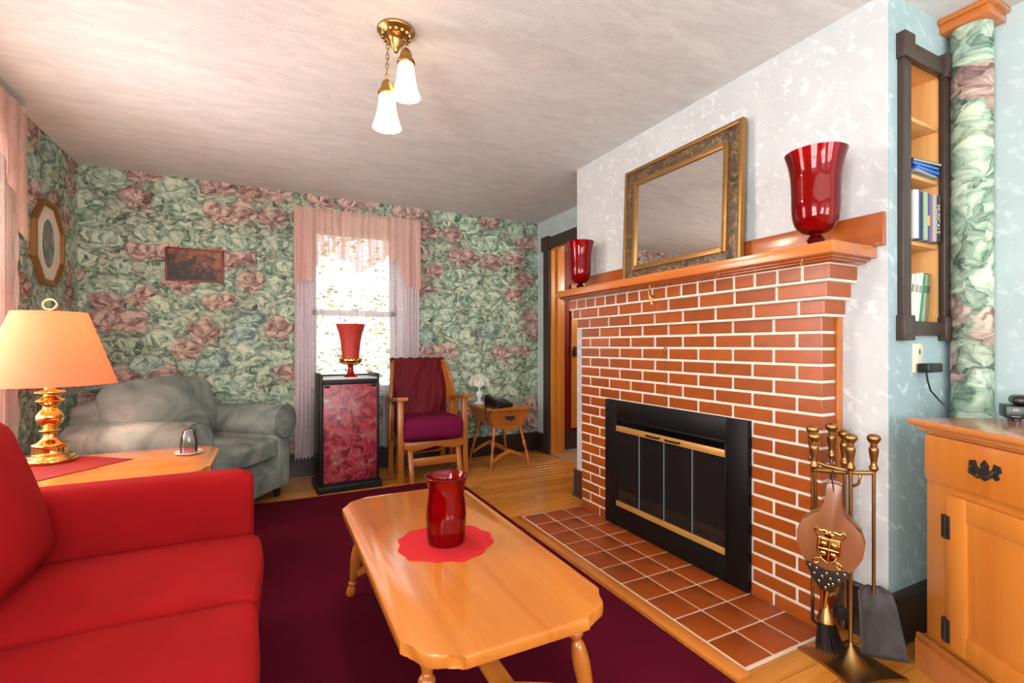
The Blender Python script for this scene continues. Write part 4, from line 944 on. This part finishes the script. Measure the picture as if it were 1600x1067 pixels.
bm = nb(); pts = []; way = [Vector(p) for p in ((-.075, -.10, .035), (-.13, -.135, .012), (-.19, -.14, .004), (-.215, -.13, -.04), (-.22, -.115, -.11), (-.215, -.09, -.08), (-.205, -.06, -.02), (-.185, -.04, .012), (-.10, -.02, .02))]
for i in range(240):
    u = i / 239 * (len(way) - 1); k = min(int(u), len(way) - 2); a = i / 239 * 2 * PI * 34
    pts.append(way[k].lerp(way[k + 1], u - k) + Vector((.0055 * math.cos(a), .0055 * math.sin(a), .004 * math.sin(a + 1) + .006)))
tube(bm, pts, .0022, 6); obj('coiled_cord', bm, 'blackp', ph)
gl = thing('glass_table_lamp', 'small lamp with a pale petal glass shade behind the telephone', 'lamp', (1.845, 4.42, SZ + .0006))
bm = nb(); lathe(bm, [(0, 0), (.055, 0), (.055, .008), (.03, .018), (.016, .03), (.022, .06), (.035, .085), (.03, .11), (.012, .13), (.01, .17), (0, .17)], 24); obj('base', bm, 'chromew', gl)
bm = nb(); n = 48
def petal(u, v):
    a = 2 * PI * u; rr_ = (.012 + .10 * math.sin(v * PI * .5)) * (1 + .07 * v * math.cos(a * 8)); return Vector((rr_ * math.cos(a), rr_ * math.sin(a), .30 - .125 * v ** 1.6 + .008 * v * math.cos(a * 8)))
sheet(bm, petal, n, 12); bmesh.ops.remove_doubles(bm, verts=bm.verts, dist=.0002); obj('shade', bm, print_mat('marbled_pale_glass', [(.4, C(150, 158, 138)), (.55, C(214, 214, 196))], 26, 1.5, rough=.25), gl, 70)
bm = nb(); lathe(bm, [(0, .295), (.012, .298), (.006, .31), (.008, .32), (0, .34)], 12); obj('finial', bm, 'brass', gl)

# ------------------------------------------------------------------ curtains
cu = thing('lace_curtain', 'pink lace valance over sheer lavender panels on the back window', 'curtain', (.72, YB - .09, 0))
cu2 = cu
bm = nb(); tube(bm, [(-.55, .07, 2.315), (-.55, .0, 2.315), (.55, 0, 2.315), (.55, .07, 2.315)], .008, 8); obj('rod', bm, 'white', cu)
def vb(x):   # lower edge of the valance
    ax = abs(x)
    if ax > .40: return 1.68 + (.55 - ax) * .3 - .0
    if ax > .32: return 1.75 + (.40 - ax) / .08 * .22
    if ax > .17: return 1.97 - (.32 - ax) * .25 + .025 * math.sin(ax * 60)
    return 1.80 + ax * .75
def val(u, v):
    x = (u - .5) * 1.11; zt = 2.352 + .006 * math.sin(u * 170); zb = vb(x) + .010 * math.sin(u * 90); z = zt + (zb - zt) * v
    return Vector((x, -.026 + .018 * math.sin(u * 88 + 1.5 * math.sin(u * 23)) * (.35 + .65 * v) + .006 * math.sin(u * 31 + 2) - .008 * math.sin(min(v * 14, PI)) , z))
bm = nb(); sheet(bm, val, 180, 24); obj('valance', bm, 'lace', cu, 80)
def panel(x0, x1, ph_):
    def f(u, v):
        x = x0 + (x1 - x0) * u; z = 2.31 - (2.31 - .20 - .008 * math.sin(u * 40)) * v
        return Vector((x, .018 + .017 * math.sin(u * 46 + ph_) + .006 * math.sin(u * 19 + v * 2 + ph_), z))
    return f
for i, (a, b_) in enumerate(((-.53, -.005), (.005, .53))):
    bm = nb(); sheet(bm, panel(a, b_, i * 1.7), 110, 10); obj('sheer_panel', bm, 'sheerc', cu, 80)
# gathered outer edges (denser lace)
for s in (-1, 1):
    bm = nb()
    def f(u, v, s=s):
        x = s * (.40 + .145 * u); z = 2.30 - (2.30 - .17 - .008 * math.sin(u * 30)) * v
        return Vector((x, .002 + .016 * math.sin(u * 30) + .004 * math.sin(v * 6), z))
    sheet(bm, f, 50, 12); obj('lace_edge', bm, sheer('pink_lace_border' , C(238, 224, 230), .74, .12, 22, .25) if s < 0 else bpy.data.materials['pink_lace_border'], cu, 80)
cl = thing('side_curtain', 'pale pink lace curtain at the left wall window behind the lamp', 'curtain', (XL + .055, 2.56, 0))
bm = nb(); tube(bm, [(-.05, -1.0, 2.40), (.0, -1.0, 2.40), (.0, .99, 2.40), (-.05, .99, 2.40)], .008, 8); obj('rod', bm, 'white', cl)
def lp(u, v):
    yy = -.98 + 1.96 * u; z = 2.43 - (2.43 - .25) * v
    if u > .97: yy += .012 * math.sin(v * 60)
    return Vector((.012 * math.sin(u * 120) * (.4 + .6 * v) + .006 * math.sin(u * 37), yy, z))
bm = nb(); sheet(bm, lp, 200, 60); obj('lace_panel', bm, 'sheerl', cl, 80)
def lval(u, v):
    yy = -1.0 + 2.0 * u; c = abs(u - .5) * 2; zb = 2.12 - .45 * max(0, (c - .72)) / .28 + .02 * math.sin(u * 70); z = 2.44 + (zb - 2.44) * v
    return Vector((.03 + .012 * math.sin(u * 110) * (.4 + .6 * v), yy, z))
bm = nb(); sheet(bm, lval, 160, 16); obj('valance', bm, 'lace', cl, 80)

# ------------------------------------------------------------------ wall pictures
op = thing('octagonal_picture', 'gold octagonal picture with oval rose print on the left wall', 'picture', (XL + .001, 4.06, 1.80)); op.rotation_euler = (0, 0, 0)
def octo(w, h, c=.42):
    return [(w, h * c), (w * c, h), (-w * c, h), (-w, h * c), (-w, -h * c), (-w * c, -h), (w * c, -h), (w, -h * c)]
MXW = Matrix.Rotation(PI / 2, 4, 'Z') @ Matrix.Rotation(PI / 2, 4, 'X')     # outline (x,y)->(world y, world z), depth -> +x
def ring(bm, outer, inner, z0, z1, m):
    n = len(outer); A = [[bm.verts.new((x, y_, z)) for x, y_ in pts] for pts, z in ((outer, z0), (outer, z1), (inner, z1), (inner, z0))]
    vsr = [v for a in A for v in a]
    for k in range(4):
        p, q = A[k], A[(k + 1) % 4]
        for i in range(n): bm.faces.new((p[i], p[(i + 1) % n], q[(i + 1) % n], q[i]))
    xf(bm, vsr, m)
bm = nb(); ring(bm, octo(.225, .265), octo(.203, .243), 0, .03, MXW); ring(bm, octo(.205, .245), octo(.19, .23), 0, .022, MXW); obj('frame', bm, 'gold', op, 30)
ov = [(.098 * math.cos(2 * PI * i / 48), .155 * math.sin(2 * PI * i / 48)) for i in range(48)]
bm = nb(); prism(bm, octo(.195, .235), .004, .012, MXW); obj('mat_board', bm, 'cream', op, 30)
bm = nb(); prism(bm, ov, .011, .0135, MXW); obj('oval_print', bm, 'rose_print', op, 30)
bm = nb(); ring(bm, [(x * 1.05, y_ * 1.035) for x, y_ in ov], ov, .010, .0150, MXW); obj('oval_lip', bm, 'cream', op, 30)
lp_ = thing('landscape_picture', 'small dark copper landscape picture on the back wallpaper', 'picture', (-.555, YB - .001, 1.80))
bm = nb(); w, h = .20, .134
for q in ((-w, -w + .016, -h, h), (w - .016, w, -h, h), (-w + .016, w - .016, -h, -h + .016), (-w + .016, w - .016, h - .016, h)): box(bm, q[0], q[1], -.018, 0, q[2], q[3], bev=.003)
obj('frame', bm, 'copperframe', lp_); bx('print', (-w + .014, w - .014, -.009, -.002, -h + .014, h - .014), 'landscape', lp_, 0)

# ------------------------------------------------------------------ ceiling light
cf = thing('ceiling_light', 'antique brass ceiling light with two frosted glass shades on chains', 'ceiling light', (.475, 2.06, H))
bm = nb(); lathe(bm, [(0, 0), (.078, 0), (.08, -.006), (.076, -.014), (.066, -.018), (.062, -.026), (.05, -.034), (.034, -.04), (.026, -.05), (.022, -.072), (.012, -.082), (.008, -.095), (0, -.097)], 36); obj('canopy', bm, 'fixbrass', cf, 50)
bm = nb()
for i in range(14): a = 2 * PI * i / 14; lathe(bm, [(0, -.012), (.008, -.008), (.011, 0), (0, .006)], 10, Matrix.Translation((.056 * math.cos(a), .056 * math.sin(a), -.026)))
obj('cast_ornament', bm, 'fixbrass', cf)
def link_chain(p0, p1, parent):
    d = Vector(p1) - Vector(p0); n = max(2, int(d.length / .021)); bm = nb()
    for i in range(n):
        c = Vector(p0) + d * (i + .5) / n; pts = []
        for k in range(12):
            a = 2 * PI * k / 12; q = Vector((.0065 * math.cos(a), 0, .0145 * math.sin(a))); 
            if i % 2: q = Vector((0, q.x, q.z))
            pts.append(c + q)
        tube(bm, pts, .0021, 6, True)
    return obj('chain', bm, 'fixbrass', parent)
for (dx, dy, ztop) in ((.036, -.028, -.085), (-.036, .012, -.215)):
    link_chain((dx * .9, dy * .9, -.02), (dx, dy, ztop + .004), cf)
    bm = nb(); lathe(bm, [(0, 0), (.012, -.002), (.02, -.012), (.026, -.03), (.027, -.045), (.036, -.05), (.038, -.06), (.032, -.066), (0, -.066)], 24, Matrix.Translation((dx, dy, ztop))); so = obj('socket', bm, 'fixbrass', cf, 50)
    prof = [(.029, -.055), (.032, -.07), (.035, -.10), (.041, -.14), (.05, -.175), (.061, -.205), (.0585, -.205), (.048, -.175), (.039, -.14), (.033, -.10), (.03, -.07), (.027, -.055)]
    bm = nb(); lathe(bm, prof, 36, Matrix.Translation((dx, dy, ztop))); obj('glass_shade', bm, 'milk', cf, 60)
    bm = nb(); lathe(bm, [(0, -.066), (.012, -.07), (.014, -.1), (.024, -.13), (.026, -.15), (.016, -.17), (0, -.176)], 16, Matrix.Translation((dx, dy, ztop))); obj('bulb', bm, 'bulb', cf, 60)
    ld = bpy.data.lights.new('pendant_light', 'POINT'); ld.energy = 9; ld.color = (1, .82, .62); ld.shadow_soft_size = .03
    lo = bpy.data.objects.new('pendant_light', ld); COL.objects.link(lo); lo.location = (.475 + dx, 2.06 + dy, H + ztop - .20)

# ------------------------------------------------------------------ fireplace tools
RX = Vector((.894, -.447, 0)); FWD = Vector((.447, .894, 0))
TB = Vector((1.862, 1.0, 0)); TR = math.atan2(-.447, .894)     # local x = picture right, local y = away
ts = thing('fire_tool_stand', 'aged brass fireplace tool stand on a square flared base', 'tool stand', TB, TR)
bm = nb(); n = 12
def plate(u, v):
    x, y_ = u * 2 - 1, v * 2 - 1; k = .115 * (1 - .12 * (1 - abs(x) ** 2) * abs(y_) - .0); kx = .115 * (1 - .14 * abs(x) * (1 - y_ * y_)); ky = .115 * (1 - .14 * abs(y_) * (1 - x * x))
    r_ = math.hypot(x, y_); z = .012 + .085 * max(0, 1 - r_ / .95) ** 2.6
    return Vector((x * kx, y_ * ky, z))
g1 = sheet(bm, plate, 24, 24); g2 = sheet(bm, lambda u, v: Vector((plate(u, v).x, plate(u, v).y, .0005)), 24, 24)
for i in range(24):
    bm.faces.new((g1[i][0], g1[i + 1][0], g2[i + 1][0], g2[i][0])); bm.faces.new((g1[i][24], g2[i][24], g2[i + 1][24], g1[i + 1][24]))
    bm.faces.new((g1[0][i], g2[0][i], g2[0][i + 1], g1[0][i + 1])); bm.faces.new((g1[24][i], g1[24][i + 1], g2[24][i + 1], g2[24][i]))
o = obj('base', bm, 'oldbrass', ts, 50); o.rotation_euler = (0, 0, math.radians(12))
bm = nb(); tube(bm, [(0, 0, .07), (0, 0, .70)], .0068, 10); obj('pole', bm, 'oldbrass', ts)
KN = [(.0085, 0), (.014, .06), (.0145, .10), (.0125, .14), (.0095, .22), (.013, .42), (.0155, .55), (.0145, .62), (.010, .66), (.013, .69), (.009, .72), (.0165, .79), (.021, .86), (.0195, .93), (.011, .985), (0, 1.0)]
def knob(bm, x, y_, z, h=.135): lathe(bm, [(r, z + k * h) for r, k in smooth(KN, 3)], 20, Matrix.Translation((x, y_, 0)))
bm = nb(); knob(bm, 0, 0, .70); obj('finial', bm, 'oldbrass', ts, 50)
TZt = .695
bm = nb(); tube(bm, [(-.118, .03, TZt), (-.06, .035, TZt - .004), (-.015, .02, TZt - .006), (.015, .02, TZt - .006), (.05, .005, TZt - .004), (.085, -.004, TZt)], .008, 10); obj('tool_bar', bm, 'oldbrass', ts)
bm = nb(); tube(bm, [(-.085, .08, TZt + .02), (-.04, .075, TZt + .005), (0, .03, TZt), (.02, .07, TZt + .0), (.035, .075, TZt)], .007, 10); obj('tool_bar', bm, 'oldbrass', ts)
bm = nb(); tube(bm, [(.01, .0, TZt - .05), (.035, .01, TZt - .045), (.05, .02, TZt - .02), (.048, .02, TZt)], .005, 8); obj('hook', bm, 'oldbrass', ts)
def tool(name, lab, x, y_, z0, lean=0, rod=True, zl=.3):
    t = thing(name, lab, 'fire tool', TB + RX * x + FWD * y_, TR)
    bm = nb(); knob(bm, 0, 0, z0); obj('knob', bm, 'oldbrass', t, 50)
    bm = nb(); tube(bm, [(0, 0, z0 + .01), (lean * .5, 0, (z0 + zl) / 2), (lean, 0, zl)], .0058, 10); obj('rod', bm, 'oldbrass', t); return t
t = tool('fire_shovel', 'fireplace shovel with a worn steel pan hanging right on the tool stand', .079, -.006, TZt + .004, .0, zl=.26)
bm = nb()
def pan(u, v):
    w = (.052 + .02 * v) * (1 if v > .08 else .35 + .65 * (v / .08)); x = (u - .5) * 2 * w + .0 + .02 * v; z = .285 - .235 * v + .008 * (abs(u - .5) * 2) ** 2
    return Vector((x, .012 * (1 - (abs(u - .5) * 2) ** 2) - .03 * v + .012 * max(0, .25 - v) * 4 + .004 * mnoise.noise(Vector((u * 5, v * 5, 0))) - .012, z))
t.rotation_euler = (0, 0, math.radians(-46)); sheet(bm, pan, 16, 18); o = obj('pan', bm, 'pewter', t, 60); so = o.modifiers.new('thickness', 'SOLIDIFY'); so.thickness = .003
t = tool('hearth_brush', 'fireplace brush with black bristles hanging left on the tool stand', -.112, .03, TZt + .004, .03, zl=.2)
bm = nb(); lathe(bm, [(.006, .23), (.014, .20), (.026, .17), (.03, .155), (0, .15)], 16, Matrix.Translation((.03, -.02, 0))); obj('ferrule', bm, 'oldbrass', t, 50)
bm = nb(); rr = random.Random(5)
for i in range(260):
    a, q = rr.uniform(0, 6.28), rr.random() ** .5; x, y_ = .026 * q * math.cos(a), .02 * q * math.sin(a)
    tube(bm, [(.03 + x, -.02 + y_, .16), (.045 + x * 1.9, -.02 + y_ * 1.8, rr.uniform(.045, .065))], .0012, 3)
o = obj('bristles', bm, 'leather', t, 0); o['kind'] = 'stuff'
t = tool('fire_poker', 'dark fireplace poker hanging behind the bellows', -.088, .078, TZt + .022, .0, zl=.2)
bm = nb(); tube(bm, [(0, 0, .21), (0, 0, .12), (.03, 0, .09), (.05, 0, .12)], [.006, .006, .005, .002], 8); obj('hook_tip', bm, 'iron', t)
t = tool('fire_tongs', 'dark fireplace tongs hanging at the back of the tool stand', -.012, .085, TZt + .03, .0, zl=.55)
bm = nb()
for s in (-1, 1): tube(bm, [(0, 0, .56), (s * .05, 0, .42), (s * .055, 0, .28), (s * .01, 0, .15), (s * .03, 0, .10)], .0055, 8)
obj('arms', bm, 'iron', t)
t = tool('fire_rake', 'slim brass fireplace rake hanging behind the tool stand pole', .03, .075, TZt + .005, .004, zl=.16)
bx('rake_head', (-.03, .036, -.006, .006, .12, .17), 'iron', t, .003)
# bellows
be = thing('fireplace_bellows', 'walnut bellows with brass crest hanging in front of the fire tools', 'bellows', TB + RX * -.148 + FWD * -.05, TR); be.rotation_euler = (0, math.radians(4), math.radians(-64)); KZ = .72
body = []
for k in range(36):
    pass
half = [(.0, .19), (.018, .20), (.035, .225), (.075, .30), (.095, .36), (.098, .42), (.085, .475), (.06, .51), (.035, .535), (.024, .57), (.022, .62), (.023, .672), (.012, .682)]
half = [(x, .68 - (.68 - z) * KZ) for x, z in half]
outl = [(x, z) for x, z in half[1:]] + [(-x, z) for x, z in half[:0:-1]]
MB_ = Matrix.Rotation(PI / 2, 4, 'X')
for yo in (-.012, .036):
    bm = nb(); prism(bm, outl, -.007, .007, Matrix.Translation((0, yo, 0)) @ MB_, .002); obj('board', bm, 'bellow', be, 35)
bm = nb(); inn = [(x * .95, min(z, .545)) for x, z in half[1:9]]; inn = inn + [(-x, z) for x, z in inn[::-1]]
prism(bm, inn, -.017, .017, Matrix.Translation((0, .012, 0)) @ MB_); lt = obj('leather_gusset', bm, 'leather', be, 35)
bm = nb(); nose = [(.016, .165), (.035, .205), (.066, .275), (.058, .285), (0, .262), (-.058, .285), (-.066, .275), (-.035, .205), (-.016, .165)]
nose = [(x, .68 - (.68 - z) * KZ) for x, z in nose]
prism(bm, nose, -.034, .034, Matrix.Translation((0, .012, 0)) @ MB_, .003); obj('leather_nose', bm, 'leather', be, 35)
bm = nb()
studs = [(-.05, .268), (-.03, .262), (0, .25), (.03, .262), (.05, .268), (-.035, .235), (-.012, .23), (.012, .23), (.035, .235), (-.02, .205), (.008, .2), (.02, .208), (0, .182)]
studs = [(x, .68 - (.68 - z) * KZ) for x, z in studs]
for x, z in studs: lathe(bm, [(.0055, 0), (.0045, .0025), (0, .0045)], 10, Matrix.Translation((x, -.0222, z)) @ Matrix.Rotation(PI / 2, 4, 'X'))
for k in range(7):
    a = -.9 + k * .3; lathe(bm, [(.005, 0), (.004, .0025), (0, .004)], 10, Matrix.Translation((.094 * math.cos(a) ** .4 if math.cos(a) > 0 else .09, .01, .47 + .065 * math.sin(a))) @ Matrix.Rotation(PI / 2, 4, 'Y'))
obj('brass_studs', bm, 'brass', be)['kind'] = 'stuff'
bm = nb(); lathe(bm, [(.014, .33), (.012, .30), (.008, .26), (.006, .235), (0, .235)], 14, Matrix.Translation((0, .012, 0))); obj('nozzle', bm, 'brass', be, 50)
cr = nb(); ym = -.0195   # heraldic crest: shield, helm and supporters
prism(cr, [(-.026, .40), (.026, .40), (.026, .355), (.016, .332), (0, .32), (-.016, .332), (-.026, .355)][::-1], 0, .004, Matrix.Translation((0, ym, 0)) @ MB_, .001)
tube(cr, [(-.028, ym - .003, .402), (.028, ym - .003, .402)], .003, 6); tube(cr, [(0, ym - .005, .40), (0, ym - .005, .322)], .0022, 6); tube(cr, [(-.026, ym - .005, .366), (.026, ym - .005, .366)], .0022, 6)
for s in (-1, 1):
    tube(cr, [(0, ym - .003, .424), (s * .014, ym - .004, .43), (s * .026, ym - .004, .426), (s * .036, ym - .003, .436), (s * .04, ym - .003, .424), (s * .032, ym - .003, .412), (s * .03, ym - .003, .404)], [.004, .005, .005, .004, .003, .003, .002], 8)
    tube(cr, [(s * .028, ym - .003, .40), (s * .0285, ym - .003, .355), (s * .018, ym - .003, .331), (0, ym - .003, .319)], .0028, 8)
    tube(cr, [(s * .018, ym - .002, .332), (s * .03, ym - .002, .326), (s * .038, ym - .002, .314), (s * .03, ym - .002, .308), (s * .022, ym - .002, .316)], [.002, .0035, .004, .003, .002], 8)
    for zz in (.383, .350): lathe(cr, [(.0095, 0), (.007, .004), (0, .006)], 6, Matrix.Translation((s * .013, ym - .003, zz)) @ Matrix.Rotation(PI / 2, 4, 'X'))
lathe(cr, [(.016, 0), (.013, .006), (0, .009)], 14, Matrix.Translation((0, ym, .416)) @ Matrix.Rotation(PI / 2, 4, 'X'))
bmesh.ops.scale(cr, verts=cr.verts[:], vec=(1.12, 1, 1)); bmesh.ops.translate(cr, verts=cr.verts[:], vec=(0, 0, .088))
obj('brass_crest', cr, 'brass', be, 50)
bm = nb(); tube(bm, [(0, -.018, .655), (-.004, -.02, .68), (-.012, .01, .70), (-.012, .07, .706), (-.006, .06, .69), (0, .045, .66)], .002, 6); obj('hanging_thong', bm, 'leather', be)

# ------------------------------------------------------------------ angled sideboard
ca = math.atan2(.883, .469)
# local x: along the front towards the viewer's far end is -x ; local axes: x = -F' (towards the camera), y = R' (depth to the wall)
Fp = Vector((.469, .883, 0)); Rp = Vector((.883, -.469, 0)); Cn = Vector((2.072, .868, 0))
sb = thing('maple_sideboard', 'amber maple sideboard set at an angle below the bookshelf niche', 'sideboard', Cn, math.atan2(-.883, -.469))
# local x = -F' ; local y = R'  ( x cross y = z : (-F') x R' -> up )
LW, DP = 1.02, .44
bx('body', (.0, LW, .006, DP, .115, .862), 'cab', sb, .003)
bm = nb(); box(bm, -.034, LW + .03, -.038, DP + .0, .868, .89, bev=.008, seg=3); box(bm, -.016, LW + .015, -.02, DP, .852, .870, bev=.006); obj('top', bm, 'cabx', sb)
for i in range(2):
    x0 = .012 + i * .505
    dw = bx('drawer', (x0, x0 + .485, -.014, .008, .684, .842), 'cab', sb, .007)
    hx = x0 + .24 if i else .238
    bm = nb(); mm = Matrix.Translation((hx, -.015, .77)) @ Matrix.Rotation(PI / 2, 4, 'X')
    bp = [(-.048, .020), (-.03, .024), (-.026, .008), (-.018, .0), (-.010, .004), (-.013, .014), (0, .03), (.013, .014), (.010, .004), (.018, .0), (.026, .008), (.03, .024), (.048, .020), (.052, .004), (.040, -.004), (.046, -.016), (.036, -.024), (.026, -.014), (.018, -.02), (0, -.034), (-.018, -.02), (-.026, -.014), (-.036, -.024), (-.046, -.016), (-.040, -.004), (-.052, .004)]
    prism(bm, bp[::-1], -.001, .004, mm); tube(bm, [mm @ Vector(p) for p in ((-.036, .004, .004), (-.036, -.002, .014), (-.03, -.014, .02), (0, -.022, .022), (.03, -.014, .02), (.036, -.002, .014), (.036, .004, .004))], .0035, 8); obj('pull', bm, 'iron', dw)
    dx0 = .10 if i == 0 else .515
    bm = nb(); x1 = dx0 + .40
    for q in ((dx0, dx0 + .07, .145, .655), (x1 - .07, x1, .145, .655), (dx0 + .07, x1 - .07, .585, .655), (dx0 + .07, x1 - .07, .145, .215)): box(bm, q[0], q[1], -.012, .008, q[2], q[3], bev=.003)
    do = obj('door', bm, 'cab', sb)
    bm = nb(); a, b_, c, d_ = dx0 + .07, x1 - .07, .215, .585
    o_ = [bm.verts.new(v) for v in ((a, -.002, c), (b_, -.002, c), (b_, -.002, d_), (a, -.002, d_))]; i_ = [bm.verts.new(v) for v in ((a + .035, -.011, c + .035), (b_ - .035, -.011, c + .035), (b_ - .035, -.011, d_ - .035), (a + .035, -.011, d_ - .035))]
    bm.faces.new(i_)
    for k in range(4): bm.faces.new((o_[k], o_[(k + 1) % 4], i_[(k + 1) % 4], i_[k]))
    obj('raised_panel', bm, 'cab', do, 20)
    for zz in (.20, .545):
        bm = nb(); hx0 = dx0 - .001 if i == 0 else x1 + .001
        box(bm, hx0 - .015, hx0 - .003, -.016, -.004, zz - .038, zz + .038, bev=.001); box(bm, hx0 + .003, hx0 + .015, -.016, -.011, zz - .038, zz + .038, bev=.001)
        tube(bm, [(hx0, -.016, zz - .04), (hx0, -.016, zz + .04)], .004, 8); obj('hinge', bm, 'iron', do)
bm = nb(); box(bm, -.018, LW + .015, -.02, .0, .10, .128, bev=.006)
pl = [(-.018, 0), (.12, 0), (.13, .03), (.15, .052), (.18, .062), (.3, .062), (LW - .3, .062), (LW - .18, .062), (LW - .13, .03), (LW - .12, 0), (LW + .015, 0), (LW + .015, .105), (-.018, .105)]
prism(bm, pl, 0, .02, Matrix.Rotation(PI / 2, 4, 'X')); box(bm, -.018, .0, 0, DP, 0, .12); obj('bracket_base', bm, 'cabx', sb)
# electronics on the sideboard
SBZ = .8906
b1 = Vector((2.272, .722, SBZ)); BR = math.radians(-62)
cb = thing('media_player', 'black set-top box lettered 4K on the sideboard', 'set-top box', b1, BR)
bm = nb(); box(bm, 0, .22, 0, .10, .008, .052, bev=.004); obj('case', bm, 'blackp', cb)
for xx in (.03, .19):
    for yy in (.02, .08): 
        bm = nb(); lathe(bm, [(0, 0), (.012, 0), (.012, .01), (0, .01)], 12, Matrix.Translation((xx, yy, 0))); obj('foot', bm, 'blackp', cb)
lettering('4K', .017, flat('pale_print', C(170, 170, 170)), cb, Matrix.Translation((.026, -.0005, .038)) @ Matrix.Rotation(PI / 2, 4, 'X'))
bx('status_strip', (.014, .036, -.001, .001, .014, .0165), flat('grey_strip', C(130, 130, 130)), cb, 0)
c2 = thing('streaming_box', 'small rounded black box stacked on the set-top box', 'set-top box', b1 + Vector((math.cos(BR) * .02 - math.sin(BR) * .006, math.sin(BR) * .02 + math.cos(BR) * .006, .0526)), BR)
bm = nb(); softbox(bm, 0, .19, 0, .085, 0, .034, .016, 10); obj('case', bm, 'blackp', c2, 60)
for k in range(2):
    bm = nb(); lathe(bm, [(0, 0), (.004, 0), (.003, .002), (0, .002)], 12, Matrix.Translation((.035 + k * .028, .0005, .018)) @ Matrix.Rotation(PI / 2, 4, 'X')); obj('indicator', bm, flat('indicator%d' % k, C(190, 180, 170)), c2)
